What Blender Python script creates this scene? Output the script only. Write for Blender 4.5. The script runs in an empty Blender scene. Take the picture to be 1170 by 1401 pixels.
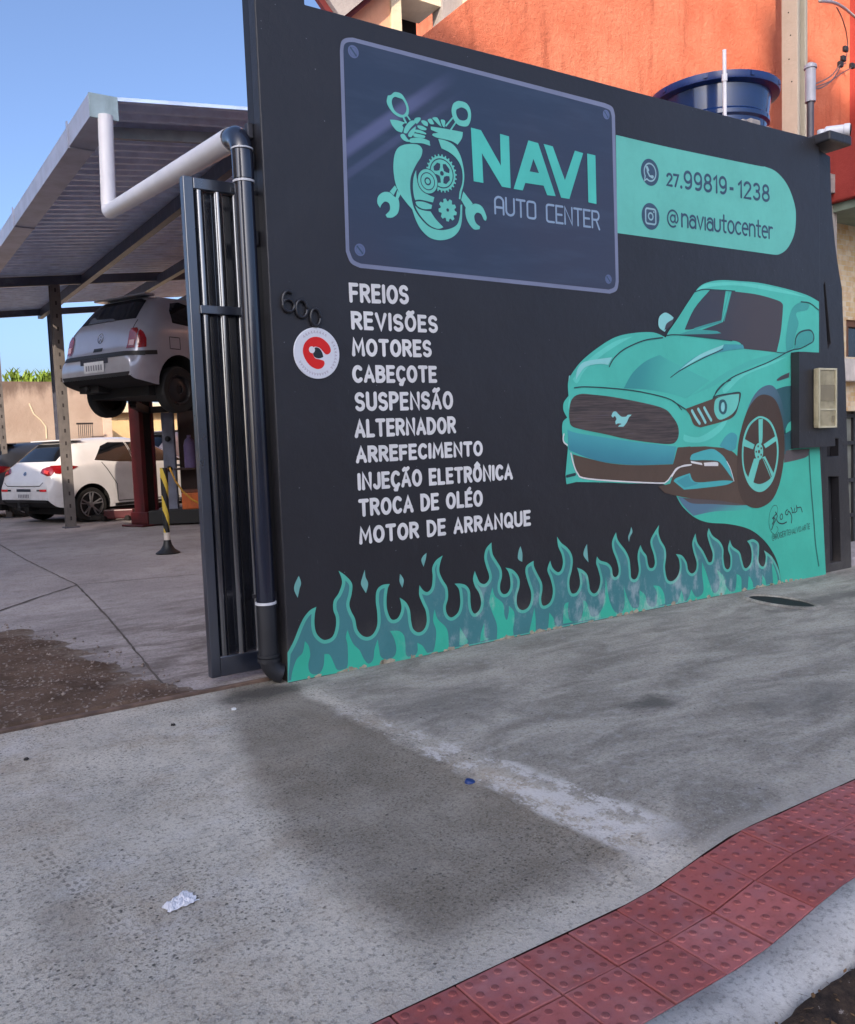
import bpy, bmesh, math, random
from math import sin, cos, pi, radians, sqrt, atan2, hypot
from mathutils import Vector, Matrix
from mathutils.geometry import tessellate_polygon, delaunay_2d_cdt
from mathutils.bvhtree import BVHTree

S = bpy.context.scene
COL = S.collection
random.seed(7)

# ---------------------------------------------------------------- camera
# world: X runs along the painted wall, Y into the yard, Z up; pavement at z = 0
FPX, CX, CY, EYE = 1172.0, 585.0, 700.5, 1.15
ROLL, PITCH = -0.037, math.atan(95.0 / FPX)
UP = Vector((-sin(-ROLL) * cos(PITCH), -cos(ROLL) * cos(PITCH), -sin(PITCH)))
_a = 2341.0 - CX
_v = -(_a * UP.x + FPX * UP.z) / UP.y
AX = Vector((_a, _v, FPX)).normalized()
AY = UP.cross(AX)
if AY.z < 0:
    AY = -AY
RIGHT = Vector((AX.x, AY.x, UP.x))
DOWN = Vector((AX.y, AY.y, UP.y))
FWD = Vector((AX.z, AY.z, UP.z))
cam_d = bpy.data.cameras.new("camera")
cam = bpy.data.objects.new("camera", cam_d)
COL.objects.link(cam)
cam.matrix_world = Matrix(((RIGHT.x, -DOWN.x, -FWD.x, 0), (RIGHT.y, -DOWN.y, -FWD.y, 0),
                           (RIGHT.z, -DOWN.z, -FWD.z, EYE), (0, 0, 0, 1)))
cam_d.sensor_fit = 'HORIZONTAL'
cam_d.sensor_width = 36.0
cam_d.lens = 36.0 * FPX / 1170.0
cam_d.clip_start = 0.05
cam_d.clip_end = 3000
S.camera = cam

# ---------------------------------------------------------------- light
SUN_H = Vector((0.751, 0.660, 0))            # the way the light travels, on the ground
SUN_EL = radians(30)
world = bpy.data.worlds.new("World")
S.world = world
world.use_nodes = True
nt = world.node_tree
sky = nt.nodes.new('ShaderNodeTexSky')
sky.sky_type = 'NISHITA'
sky.sun_disc = False
sky.sun_elevation = SUN_EL
sky.sun_rotation = atan2(-SUN_H.x, -SUN_H.y)
sky.altitude = 0
sky.air_density = 0.6
sky.dust_density = 3.8
sky.ozone_density = 3.5
nt.links.new(sky.outputs[0], nt.nodes['Background'].inputs[0])
nt.nodes['Background'].inputs[1].default_value = 0.15
sun_d = bpy.data.lights.new("sun", 'SUN')
sun_d.energy = 2.8
sun_d.angle = radians(0.5)
sun_d.color = (1.0, 0.86, 0.70)
sun = bpy.data.objects.new("sun", sun_d)
COL.objects.link(sun)
sun.rotation_euler = Vector((SUN_H.x * cos(SUN_EL), SUN_H.y * cos(SUN_EL), -sin(SUN_EL))).to_track_quat('-Z', 'Y').to_euler()
sun.location = (-20, -20, 25)
S.view_settings.view_transform = 'Standard'
S.view_settings.look = 'None'
S.view_settings.gamma = 1
S.view_settings.use_curve_mapping = False
S.view_settings.exposure = 1.18

# ---------------------------------------------------------------- pixel <-> place on a real plane
def ray(px, py):
    return RIGHT * ((px - CX) / FPX) + DOWN * ((py - CY) / FPX) + FWD
def on_y(px, py, y):
    r = ray(px, py); r = r * (y / r.y); return Vector((r.x, y, EYE + r.z))
def on_z(px, py, z=0.0):
    r = ray(px, py); r = r * ((z - EYE) / r.z); return Vector((r.x, r.y, z))
def at_depth(px, py, d):
    r = ray(px, py) * d; return Vector((r.x, r.y, EYE + r.z))
WY = 3.8224                                    # the plane of the painted wall
def W(px, py):
    p = on_y(px, py, WY); return (p.x, p.z)

# ---------------------------------------------------------------- objects
ORG = {}
def tag(o, label=None, cat=None, group=None, kind=None):
    if label: o['label'] = label
    if cat: o['category'] = cat
    if group: o['group'] = group
    if kind: o['kind'] = kind
    return o
def thing(name, loc, label, cat, group=None, rz=0.0):
    o = bpy.data.objects.new(name, None)
    o.empty_display_size = 0.2
    COL.objects.link(o)
    o.location = loc
    o.rotation_euler = (0, 0, rz)
    ORG[o.as_pointer()] = Vector(loc)
    return tag(o, label, cat, group)
def org(o):
    return ORG.get(o.as_pointer(), Vector((0, 0, 0)))

class MB:
    def __init__(s):
        s.v = []; s.f = []
    def add(s, verts, faces):
        n = len(s.v)
        s.v += [Vector(p) for p in verts]
        s.f += [tuple(i + n for i in f) for f in faces]
        return s
    def box(s, x0, x1, y0, y1, z0, z1, M=None):
        vs = [Vector(p) for p in ((x0,y0,z0),(x1,y0,z0),(x1,y1,z0),(x0,y1,z0),(x0,y0,z1),(x1,y0,z1),(x1,y1,z1),(x0,y1,z1))]
        if M: vs = [M @ p for p in vs]
        return s.add(vs, [(3,2,1,0),(4,5,6,7),(0,1,5,4),(1,2,6,5),(2,3,7,6),(3,0,4,7)])
    def beam(s, p0, p1, w, h, upv=(0,0,1)):
        p0 = Vector(p0); p1 = Vector(p1); d = (p1 - p0).normalized(); u = Vector(upv)
        r = d.cross(u).normalized(); u = r.cross(d)
        vs = [p + r * a * w / 2 + u * b * h / 2 for p in (p0, p1) for a, b in ((-1,-1),(1,-1),(1,1),(-1,1))]
        return s.add(vs, [(3,2,1,0),(4,5,6,7),(0,1,5,4),(1,2,6,5),(2,3,7,6),(3,0,4,7)])
    def tube(s, pts, r, n=12, caps=True):
        pts = [Vector(p) for p in pts]
        rs = r if isinstance(r, (list, tuple)) else [r] * len(pts)
        ref = None; rings = []
        for i, p in enumerate(pts):
            d = (pts[min(i+1, len(pts)-1)] - pts[max(i-1, 0)]).normalized()
            if ref is None:
                ref = d.orthogonal().normalized()
            ref = (ref - d * ref.dot(d)).normalized()
            b = d.cross(ref)
            rings.append([p + (ref * cos(2*pi*k/n) + b * sin(2*pi*k/n)) * rs[i] for k in range(n)])
        vs = [q for g in rings for q in g]
        fs = []
        for i in range(len(pts) - 1):
            for k in range(n):
                a = i*n+k; c = i*n+(k+1) % n
                fs.append((a, c, c+n, a+n))
        if caps:
            fs.append(tuple(range(n-1, -1, -1)))
            fs.append(tuple(range((len(pts)-1)*n, len(pts)*n)))
        return s.add(vs, fs)
    def lathe(s, prof, c=(0,0,0), axis=(0,0,1), n=24, caps=True):
        ax = Vector(axis).normalized(); e = ax.orthogonal().normalized(); b = ax.cross(e); c = Vector(c)
        vs = []
        for r, h in prof:
            for k in range(n):
                a = 2*pi*k/n
                vs.append(c + ax*h + (e*cos(a) + b*sin(a)) * max(r, 1e-4))
        fs = []
        for i in range(len(prof)-1):
            for k in range(n):
                a = i*n+k; d = i*n+(k+1) % n
                fs.append((a, d, d+n, a+n))
        if caps:
            fs.append(tuple(range(n-1, -1, -1)))
            fs.append(tuple(range((len(prof)-1)*n, len(prof)*n)))
        return s.add(vs, fs)
    def prism(s, poly, fn, d):
        """poly: 2-D outline; fn maps (u,v,depth) to a point; d: depth"""
        n = len(poly)
        vs = [fn(u, v, 0) for u, v in poly] + [fn(u, v, d) for u, v in poly]
        tri = tessellate_polygon([[Vector((u, v, 0)) for u, v in poly]])
        fs = [tuple(t) for t in tri] + [tuple(i+n for i in reversed(t)) for t in tri]
        fs += [(i, (i+1) % n, (i+1) % n+n, i+n) for i in range(n)]
        return s.add(vs, fs)
    def each(s, name, m, parent=None, **kw):
        """every loose piece becomes an object of its own"""
        n = len(s.v); up = list(range(n))
        def find(a):
            while up[a] != a: up[a] = up[up[a]]; a = up[a]
            return a
        for f in s.f:
            for a in f[1:]: up[find(a)] = find(f[0])
        groups = {}
        for f in s.f: groups.setdefault(find(f[0]), []).append(f)
        out = []
        for fs in groups.values():
            ids = sorted({i for f in fs for i in f}); mp = {a: k for k, a in enumerate(ids)}
            mb = MB(); mb.v = [s.v[i] for i in ids]; mb.f = [tuple(mp[i] for i in f) for f in fs]
            out.append(mb.build(name, m, parent, **kw))
        return out
    def build(s, name, m, parent=None, smooth=False, loc=None, bevel=0, local=False, fix=True, noise=None):
        me = bpy.data.meshes.new(name)
        o0 = Vector((0, 0, 0))
        if not local:
            if parent is not None: o0 = org(parent)
            elif loc is not None: o0 = Vector(loc)
        me.from_pydata([tuple(p - o0) for p in s.v], [], s.f)
        if fix:
            bm = bmesh.new(); bm.from_mesh(me)
            bmesh.ops.recalc_face_normals(bm, faces=bm.faces)
            bm.to_mesh(me); bm.free()
        me.materials.append(m)
        if smooth:
            for p in me.polygons: p.use_smooth = True
        o = bpy.data.objects.new(name, me)
        COL.objects.link(o)
        if parent is not None:
            o.parent = parent
            ORG[o.as_pointer()] = org(parent)
        elif loc is not None:
            o.location = loc
            ORG[o.as_pointer()] = Vector(loc)
        if bevel:
            b = o.modifiers.new('bevel', 'BEVEL'); b.width = bevel; b.segments = 2; b.limit_method = 'ANGLE'
        if smooth == 'auto':
            me.set_sharp_from_angle(angle=radians(35))
        return o

# ---------------------------------------------------------------- materials
def lin(c):
    c /= 255.0
    return c / 12.92 if c <= 0.04045 else ((c + 0.055) / 1.055) ** 2.4
def rgb(r, g, b):
    return (lin(r), lin(g), lin(b), 1.0)

class NG:
    """small node-graph builder"""
    def __init__(s, name):
        s.m = bpy.data.materials.new(name); s.m.use_nodes = True
        s.t = s.m.node_tree; s.b = s.t.nodes['Principled BSDF']
    def n(s, typ, **kw):
        nd = s.t.nodes.new(typ)
        for k, v in kw.items(): setattr(nd, k, v)
        return nd
    def put(s, sock, v):
        if isinstance(v, (int, float)): sock.default_value = v
        elif isinstance(v, tuple): sock.default_value = v if len(v) == len(sock.default_value) else v[:len(sock.default_value)]
        else: s.t.links.new(v, sock)
    def math(s, op, a, b=0.0, c=0.0, clamp=False):
        nd = s.n('ShaderNodeMath', operation=op, use_clamp=clamp)
        s.put(nd.inputs[0], a); s.put(nd.inputs[1], b); s.put(nd.inputs[2], c)
        return nd.outputs[0]
    def step(s, x, a, b):
        nd = s.n('ShaderNodeMapRange', interpolation_type='SMOOTHSTEP', clamp=True)
        s.put(nd.inputs[0], x); nd.inputs[1].default_value = a; nd.inputs[2].default_value = b
        return nd.outputs[0]
    def pos(s):
        return s.n('ShaderNodeNewGeometry').outputs['Position']
    def obj(s):
        return s.n('ShaderNodeTexCoord').outputs['Object']
    def xyz(s, v):
        nd = s.n('ShaderNodeSeparateXYZ'); s.put(nd.inputs[0], v); return nd.outputs
    def noise(s, v, scale, detail=4, rough=0.55, dist=0.0):
        nd = s.n('ShaderNodeTexNoise')
        s.put(nd.inputs['Vector'], v); nd.inputs['Scale'].default_value = scale
        nd.inputs['Detail'].default_value = detail; nd.inputs['Roughness'].default_value = rough
        nd.inputs['Distortion'].default_value = dist
        return nd.outputs[0]
    def vor(s, v, scale, out='Distance', feature='F1'):
        nd = s.n('ShaderNodeTexVoronoi', feature=feature)
        s.put(nd.inputs['Vector'], v); nd.inputs['Scale'].default_value = scale
        return nd.outputs[out]
    def mapv(s, v, sc=(1,1,1), rot=(0,0,0), loc=(0,0,0)):
        nd = s.n('ShaderNodeMapping')
        s.put(nd.inputs[0], v); nd.inputs[3].default_value = sc; nd.inputs[2].default_value = rot; nd.inputs[1].default_value = loc
        return nd.outputs[0]
    def mix(s, f, a, b, blend='MIX'):
        nd = s.n('ShaderNodeMix', data_type='RGBA', blend_type=blend)
        s.put(nd.inputs[0], f); s.put(nd.inputs[6], a); s.put(nd.inputs[7], b)
        return nd.outputs[2]
    def bump(s, h, strength=0.3, dist=0.01):
        nd = s.n('ShaderNodeBump')
        s.put(nd.inputs['Height'], h); nd.inputs['Strength'].default_value = strength; nd.inputs['Distance'].default_value = dist
        s.t.links.new(nd.outputs[0], s.b.inputs['Normal'])
    def done(s, col, rough=0.6, metal=0.0, spec=0.5):
        s.put(s.b.inputs['Base Color'], col); s.put(s.b.inputs['Roughness'], rough)
        s.put(s.b.inputs['Metallic'], metal); s.b.inputs['Specular IOR Level'].default_value = spec
        return s.m
def scl(c, k):
    return (min(c[0]*k, 1), min(c[1]*k, 1), min(c[2]*k, 1), 1.0)
_mc = {}
def mat(name, c, rough=0.6, metal=0.0, var=0.15, vs=6.0, bump=0.0, bs=80.0, spec=0.5, grime=0.0, coat=0.0):
    if name in _mc: return _mc[name]
    g = NG(name); p = g.obj()
    nz = g.noise(p, vs, 5)
    col = g.mix(g.step(nz, 0.3, 0.7), scl(c, 1 - var), scl(c, 1 + var))
    if grime:
        q = g.noise(g.mapv(p, (1, 1, 0.25)), vs * 2.3, 6, 0.65)
        col = g.mix(g.math('MULTIPLY', g.step(q, 0.5, 0.72), grime), col, scl(c, 0.4))
    if bump: g.bump(g.noise(p, bs, 5, 0.6), bump, 0.004)
    rr = g.math('ADD', g.math('MULTIPLY', nz, 0.16), rough - 0.08)
    if coat:
        g.b.inputs['Coat Weight'].default_value = coat; g.b.inputs['Coat Roughness'].default_value = 0.05
    _mc[name] = g.done(col, rr, metal, spec)
    return _mc[name]
# ================================================================ THE SETTING
def ss(a, b, t):
    t = max(0.0, min(1.0, (t - a) / (b - a))); return t * t * (3 - 2 * t)
def zr(x, y):
    """the footway rises a little where the driveway ramp ends"""
    return 0.058 * max(ss(1.5, 1.98, x), ss(-2.6, -3.1, x)) * (1 - ss(1.5, 3.3, y))

def pavement_mat():
    g = NG('pavement_concrete'); p = g.pos(); X, Y, Z = g.xyz(p)
    n1 = g.noise(p, 1.3, 6, 0.6); n2 = g.noise(p, 9, 6, 0.65); n3 = g.noise(p, 55, 4, 0.7); n4 = g.noise(p, 160, 3, 0.7)
    nb = g.noise(g.mapv(p, (1, 1, 1), loc=(3, 7, 0)), 5.0, 5, 0.6)
    jit = g.math('MULTIPLY', g.math('SUBTRACT', nb, 0.5), 0.16)
    base = g.mix(g.step(n1, 0.3, 0.7), rgb(176, 169, 157), rgb(208, 200, 186))
    base = g.mix(g.math('MULTIPLY', g.step(n2, 0.45, 0.75), 0.5), base, rgb(130, 128, 124))
    # fine sand grain
    base = g.mix(g.math('MULTIPLY', g.step(n3, 0.5, 0.66), 0.62), base, rgb(98, 95, 90))
    base = g.mix(g.math('MULTIPLY', g.step(n4, 0.52, 0.66), 0.55), base, rgb(206, 203, 196))
    n5 = g.noise(p, 95, 3, 0.7)
    spk = g.math('ADD', 0.25, g.math('MULTIPLY', g.step(g.noise(g.mapv(p, (1, 1, 1), loc=(5, 1, 0)), 2.1, 5, 0.65), 0.36, 0.64), 0.75))
    base = g.mix(g.math('MULTIPLY', g.step(g.noise(g.mapv(p, (1, 1, 1), loc=(1, 8, 0)), 1.6, 7, 0.7), 0.46, 0.68), 0.5), base, rgb(158, 140, 118))
    base = g.mix(g.math('MULTIPLY', g.step(g.noise(g.mapv(p, (1, 1, 1), loc=(7, 3, 0)), 2.3, 7, 0.72), 0.52, 0.7), 0.5), base, rgb(206, 203, 200))
    base = g.mix(g.math('MULTIPLY', g.step(g.noise(g.mapv(p, (1.6, 0.7, 1), rot=(0, 0, 0.6)), 5.5, 8, 0.75), 0.56, 0.68), 0.35), base, rgb(120, 112, 102))
    base = g.mix(g.math('MULTIPLY', g.math('MULTIPLY', g.step(n5, 0.52, 0.64), 0.65), spk), base, rgb(82, 79, 75))
    right = g.step(g.math('ADD', X, jit), 1.72, 1.84)
    # smoother, blotchy cement right of the painted line
    rn = g.noise(g.mapv(p, (0.6, 1.4, 1), rot=(0, 0, 0.3)), 3.2, 7, 0.66, 0.6)
    rc = g.mix(g.step(rn, 0.32, 0.68), rgb(130, 125, 116), rgb(178, 172, 161))
    rc = g.mix(g.math('MULTIPLY', g.step(n3, 0.5, 0.68), 0.5), rc, rgb(92, 88, 84))
    rc = g.mix(g.math('MULTIPLY', g.step(n5, 0.5, 0.64), 0.4), rc, rgb(86, 82, 78))
    rc = g.mix(g.math('MULTIPLY', g.step(n4, 0.54, 0.68), 0.4), rc, rgb(196, 193, 188))
    rc = g.mix(g.math('MULTIPLY', g.step(g.noise(p, 22, 5, 0.7), 0.5, 0.7), 0.35), rc, rgb(182, 181, 181))
    base = g.mix(right, base, rc)
    # darker zone of the driveway ramp
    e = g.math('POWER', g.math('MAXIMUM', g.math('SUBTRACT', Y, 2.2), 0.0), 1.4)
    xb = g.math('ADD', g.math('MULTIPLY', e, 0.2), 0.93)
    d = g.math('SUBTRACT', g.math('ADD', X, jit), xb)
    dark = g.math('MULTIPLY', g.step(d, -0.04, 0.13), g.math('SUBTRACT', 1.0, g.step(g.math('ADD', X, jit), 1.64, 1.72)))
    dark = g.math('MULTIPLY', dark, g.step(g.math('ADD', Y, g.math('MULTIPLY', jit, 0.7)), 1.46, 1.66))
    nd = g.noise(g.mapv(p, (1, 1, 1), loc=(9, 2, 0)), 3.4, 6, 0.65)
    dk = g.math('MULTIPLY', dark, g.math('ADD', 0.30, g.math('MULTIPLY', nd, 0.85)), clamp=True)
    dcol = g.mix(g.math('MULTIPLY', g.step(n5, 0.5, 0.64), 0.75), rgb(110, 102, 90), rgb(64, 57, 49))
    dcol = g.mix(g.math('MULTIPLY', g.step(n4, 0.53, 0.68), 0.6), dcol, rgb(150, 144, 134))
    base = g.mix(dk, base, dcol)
    # oily blotches
    def blot(cx, cy, rx, ry, k, c):
        nonlocal base
        dx = g.math('DIVIDE', g.math('SUBTRACT', X, cx), rx); dy = g.math('DIVIDE', g.math('SUBTRACT', Y, cy), ry)
        r = g.math('SQRT', g.math('ADD', g.math('MULTIPLY', dx, dx), g.math('MULTIPLY', dy, dy)))
        r = g.math('ADD', r, g.math('MULTIPLY', g.math('SUBTRACT', n2, 0.5), 1.3))
        base = g.mix(g.math('MULTIPLY', g.math('SUBTRACT', 1.0, g.step(r, 0.25, 1.0)), k), base, c)
    blot(2.72, 2.42, 0.2, 0.13, 0.75, rgb(66, 64, 62))
    blot(3.2, 2.0, 0.5, 0.2, 0.4, rgb(92, 90, 88))
    blot(2.1, 3.0, 0.5, 0.35, 0.35, rgb(100, 98, 96))
    blot(5.4, 3.25, 1.2, 0.12, 0.6, rgb(84, 82, 80))
    blot(1.55, 3.75, 0.35, 0.16, 0.75, rgb(58, 55, 52))
    blot(0.35, 2.2, 0.12, 0.4, 0.3, rgb(104, 101, 97))
    # a tyre's tread print left in the concrete
    ta = on_z(50, 1165); tb = on_z(190, 1285); td = (tb - ta); tl = td.length; td = td / tl
    sx = g.math('ADD', g.math('MULTIPLY', g.math('SUBTRACT', X, ta.x), td.x), g.math('MULTIPLY', g.math('SUBTRACT', Y, ta.y), td.y))
    sy = g.math('ADD', g.math('MULTIPLY', g.math('SUBTRACT', X, ta.x), -td.y), g.math('MULTIPLY', g.math('SUBTRACT', Y, ta.y), td.x))
    tr = g.math('MULTIPLY', g.math('GREATER_THAN', g.math('SINE', g.math('MULTIPLY', sx, 190.0)), 0.0), g.math('GREATER_THAN', g.math('SINE', g.math('MULTIPLY', sy, 300.0)), 0.1))
    tr = g.math('MULTIPLY', tr, g.math('SUBTRACT', 1.0, g.step(g.math('ABSOLUTE', sy), 0.024, 0.034)))
    tr = g.math('MULTIPLY', tr, g.math('MULTIPLY', g.step(sx, -0.02, 0.04), g.math('SUBTRACT', 1.0, g.step(sx, tl - 0.05, tl + 0.02))))
    tr = g.math('MULTIPLY', tr, g.step(n2, 0.36, 0.55))
    base = g.mix(g.math('MULTIPLY', tr, 0.55), base, rgb(74, 70, 65))
    # pits and dark aggregate
    pit = g.vor(p, 62); pr = g.xyz(g.vor(p, 62, 'Color'))[0]
    pm = g.math('MULTIPLY', g.math('SUBTRACT', 1.0, g.step(g.math('ADD', pit, g.math('MULTIPLY', g.math('SUBTRACT', n5, 0.5), 0.9)), 0.1, 0.3)), g.math('GREATER_THAN', pr, 0.55))
    pm = g.math('MULTIPLY', pm, g.math('SUBTRACT', 1.0, g.math('MULTIPLY', right, 0.8)))
    base = g.mix(g.math('MULTIPLY', g.math('MULTIPLY', pm, spk), 0.85), base, rgb(52, 50, 48))
    pit2 = g.vor(p, 21); pr2 = g.xyz(g.vor(p, 21, 'Color'))[1]
    pm2 = g.math('MULTIPLY', g.math('SUBTRACT', 1.0, g.step(g.math('ADD', pit2, g.math('MULTIPLY', g.math('SUBTRACT', n5, 0.5), 0.5)), 0.06, 0.13)), g.math('GREATER_THAN', pr2, 0.84))
    base = g.mix(g.math('MULTIPLY', pm2, 0.8), base, rgb(45, 43, 42))
    # smeared cement collar along the tiles
    lip = g.math('SUBTRACT', 1.0, g.step(g.math('ADD', Y, g.math('MULTIPLY', jit, 0.25)), 1.452, 1.50))
    base = g.mix(g.math('MULTIPLY', lip, 0.42), base, rgb(178, 172, 164))
    # worn white line painted across the footway
    xr = g.math('ADD', 1.785, g.math('MULTIPLY', g.math('SUBTRACT', 3.3, Y), 0.055))
    j2 = g.math('MULTIPLY', jit, 0.35)
    w = g.math('MULTIPLY', g.step(g.math('ADD', X, j2), 1.645, 1.675),
               g.math('SUBTRACT', 1.0, g.step(g.math('SUBTRACT', g.math('ADD', X, j2), xr), -0.03, 0.02)))
    w = g.math('MULTIPLY', w, g.math('MULTIPLY', g.step(Y, 1.46, 1.7), g.math('SUBTRACT', 1.0, g.step(Y, 3.56, 3.68))))
    wn = g.math('ADD', g.math('MULTIPLY', g.noise(g.mapv(p, (1.6, 0.8, 1)), 9, 9, 0.75), 0.75), g.math('MULTIPLY', n5, 0.25))
    fade = g.math('MULTIPLY', g.math('SUBTRACT', Y, 1.5), 0.085)
    w = g.math('MULTIPLY', w, g.step(g.math('SUBTRACT', wn, g.math('MULTIPLY', fade, 0.75)), 0.43, 0.52))
    base = g.mix(g.math('MULTIPLY', w, 0.84), base, rgb(206, 203, 200))
    h = g.math('ADD', g.math('MULTIPLY', n3, 0.5), g.math('ADD', g.math('MULTIPLY', n4, 0.4), g.math('MULTIPLY', n5, 0.5)))
    h = g.math('SUBTRACT', h, g.math('MULTIPLY', pm, 0.4))
    g.bump(h, 0.8, 0.008)
    return g.done(base, 0.85, 0, 0.3)
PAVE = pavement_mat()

def yard_mat():
    g = NG('yard_concrete'); p = g.pos(); X, Y, Z = g.xyz(p)
    n1 = g.noise(p, 0.8, 6, 0.6); n2 = g.noise(p, 6, 6, 0.65); n3 = g.noise(p, 60, 4, 0.7)
    b = g.mix(g.step(n1, 0.3, 0.7), rgb(150, 142, 140), rgb(176, 168, 165))
    b = g.mix(g.math('MULTIPLY', g.step(n2, 0.45, 0.72), 0.45), b, rgb(118, 109, 104))
    b = g.mix(g.math('MULTIPLY', g.step(n3, 0.48, 0.66), 0.55), b, rgb(100, 93, 88))
    b = g.mix(g.math('MULTIPLY', g.step(g.noise(p, 140, 3, 0.7), 0.52, 0.66), 0.45), b, rgb(196, 188, 182))
    # tyre-worn dark band just inside the gate
    st = g.noise(g.mapv(p, (1.0, 2.6, 1), rot=(0, 0, 0.15)), 2.2, 8, 0.7, 0.5)
    near = g.math('SUBTRACT', 1.0, g.step(Y, 5.0, 8.0))
    b = g.mix(g.math('MULTIPLY', near, g.math('MULTIPLY', g.step(st, 0.4, 0.64), 0.7)), b, rgb(88, 79, 72))
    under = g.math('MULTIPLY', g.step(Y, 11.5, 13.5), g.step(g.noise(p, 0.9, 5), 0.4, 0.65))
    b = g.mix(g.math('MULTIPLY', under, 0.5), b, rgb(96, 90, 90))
    g.bump(n3, 0.4, 0.006)
    return g.done(b, 0.82, 0, 0.3)
YARD = yard_mat()

def grid_sheet(name, m, x0, x1, nx, y0, y1, ny, zf, smooth=True):
    mb = MB()
    vs = []
    for j in range(ny + 1):
        for i in range(nx + 1):
            x = x0 + (x1 - x0) * i / nx; y = y0 + (y1 - y0) * j / ny
            vs.append((x, y, zf(x, y)))
    fs = [(j*(nx+1)+i, j*(nx+1)+i+1, (j+1)*(nx+1)+i+1, (j+1)*(nx+1)+i) for j in range(ny) for i in range(nx)]
    mb.add(vs, fs)
    return tag(mb.build(name, m, smooth=smooth, fix=False), kind='structure')

ASPH = mat('asphalt', rgb(62, 60, 60), 0.9, var=0.25, vs=3, bump=0.6, bs=180)
g_ = MB(); R_ = 900.0
g_.add([(-R_, -R_, -0.15), (R_, -R_, -0.15), (R_, R_, -0.15), (-R_, R_, -0.15)], [(0, 1, 2, 3)])
tag(g_.build('ground', mat('earth', rgb(116, 104, 92), 0.95, vs=0.2), fix=False), kind='structure')
grid_sheet('road', ASPH, -30, 30, 60, -7.2, 0.94, 8, lambda x, y: -0.128)
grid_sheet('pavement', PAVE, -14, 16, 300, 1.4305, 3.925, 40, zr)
grid_sheet('yard_floor', YARD, -12, 26, 60, 3.925, 34, 50, lambda x, y: -0.004)

# red tactile tiles along the kerb
def tile_mat(dome=False):
    g = NG('red_tile_dome' if dome else 'red_tactile_tile'); p = g.pos(); X, Y, Z = g.xyz(p)
    ix = g.math('FLOOR', g.math('DIVIDE', g.math('SUBTRACT', X, 1.302), 0.161))
    iy = g.math('FLOOR', g.math('DIVIDE', g.math('SUBTRACT', Y, 1.43), 0.161))
    cmb = g.n('ShaderNodeCombineXYZ'); g.put(cmb.inputs[0], ix); g.put(cmb.inputs[1], iy)
    wn = g.n('ShaderNodeTexWhiteNoise'); g.put(wn.inputs[0], cmb.outputs[0])
    c = g.mix(wn.outputs[0], rgb(150, 78, 74), rgb(172, 100, 98))
    c = g.mix(g.math('MULTIPLY', g.step(g.noise(p, 14, 6, 0.65), 0.42, 0.7), 0.6), c, rgb(142, 92, 98))
    c = g.mix(g.math('MULTIPLY', g.step(g.noise(p, 45, 5, 0.7), 0.5, 0.72), 0.5), c, rgb(120, 56, 54))
    c = g.mix(g.math('MULTIPLY', g.step(g.noise(p, 3, 6, 0.7), 0.46, 0.7), 0.5), c, rgb(170, 122, 122))
    c = g.mix(g.math('MULTIPLY', g.step(g.noise(g.mapv(p, (1, 1, 1), loc=(4, 4, 0)), 6, 7, 0.72), 0.52, 0.68), 0.45), c, rgb(104, 66, 60))
    g.bump(g.noise(p, 220, 3), 0.25, 0.002)
    if dome: c = g.mix(0.55, c, rgb(96, 44, 44))
    return g.done(c, 0.62, 0, 0.4)
TILE = tile_mat(); DOME = tile_mat(True); TP = 0.161
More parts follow.
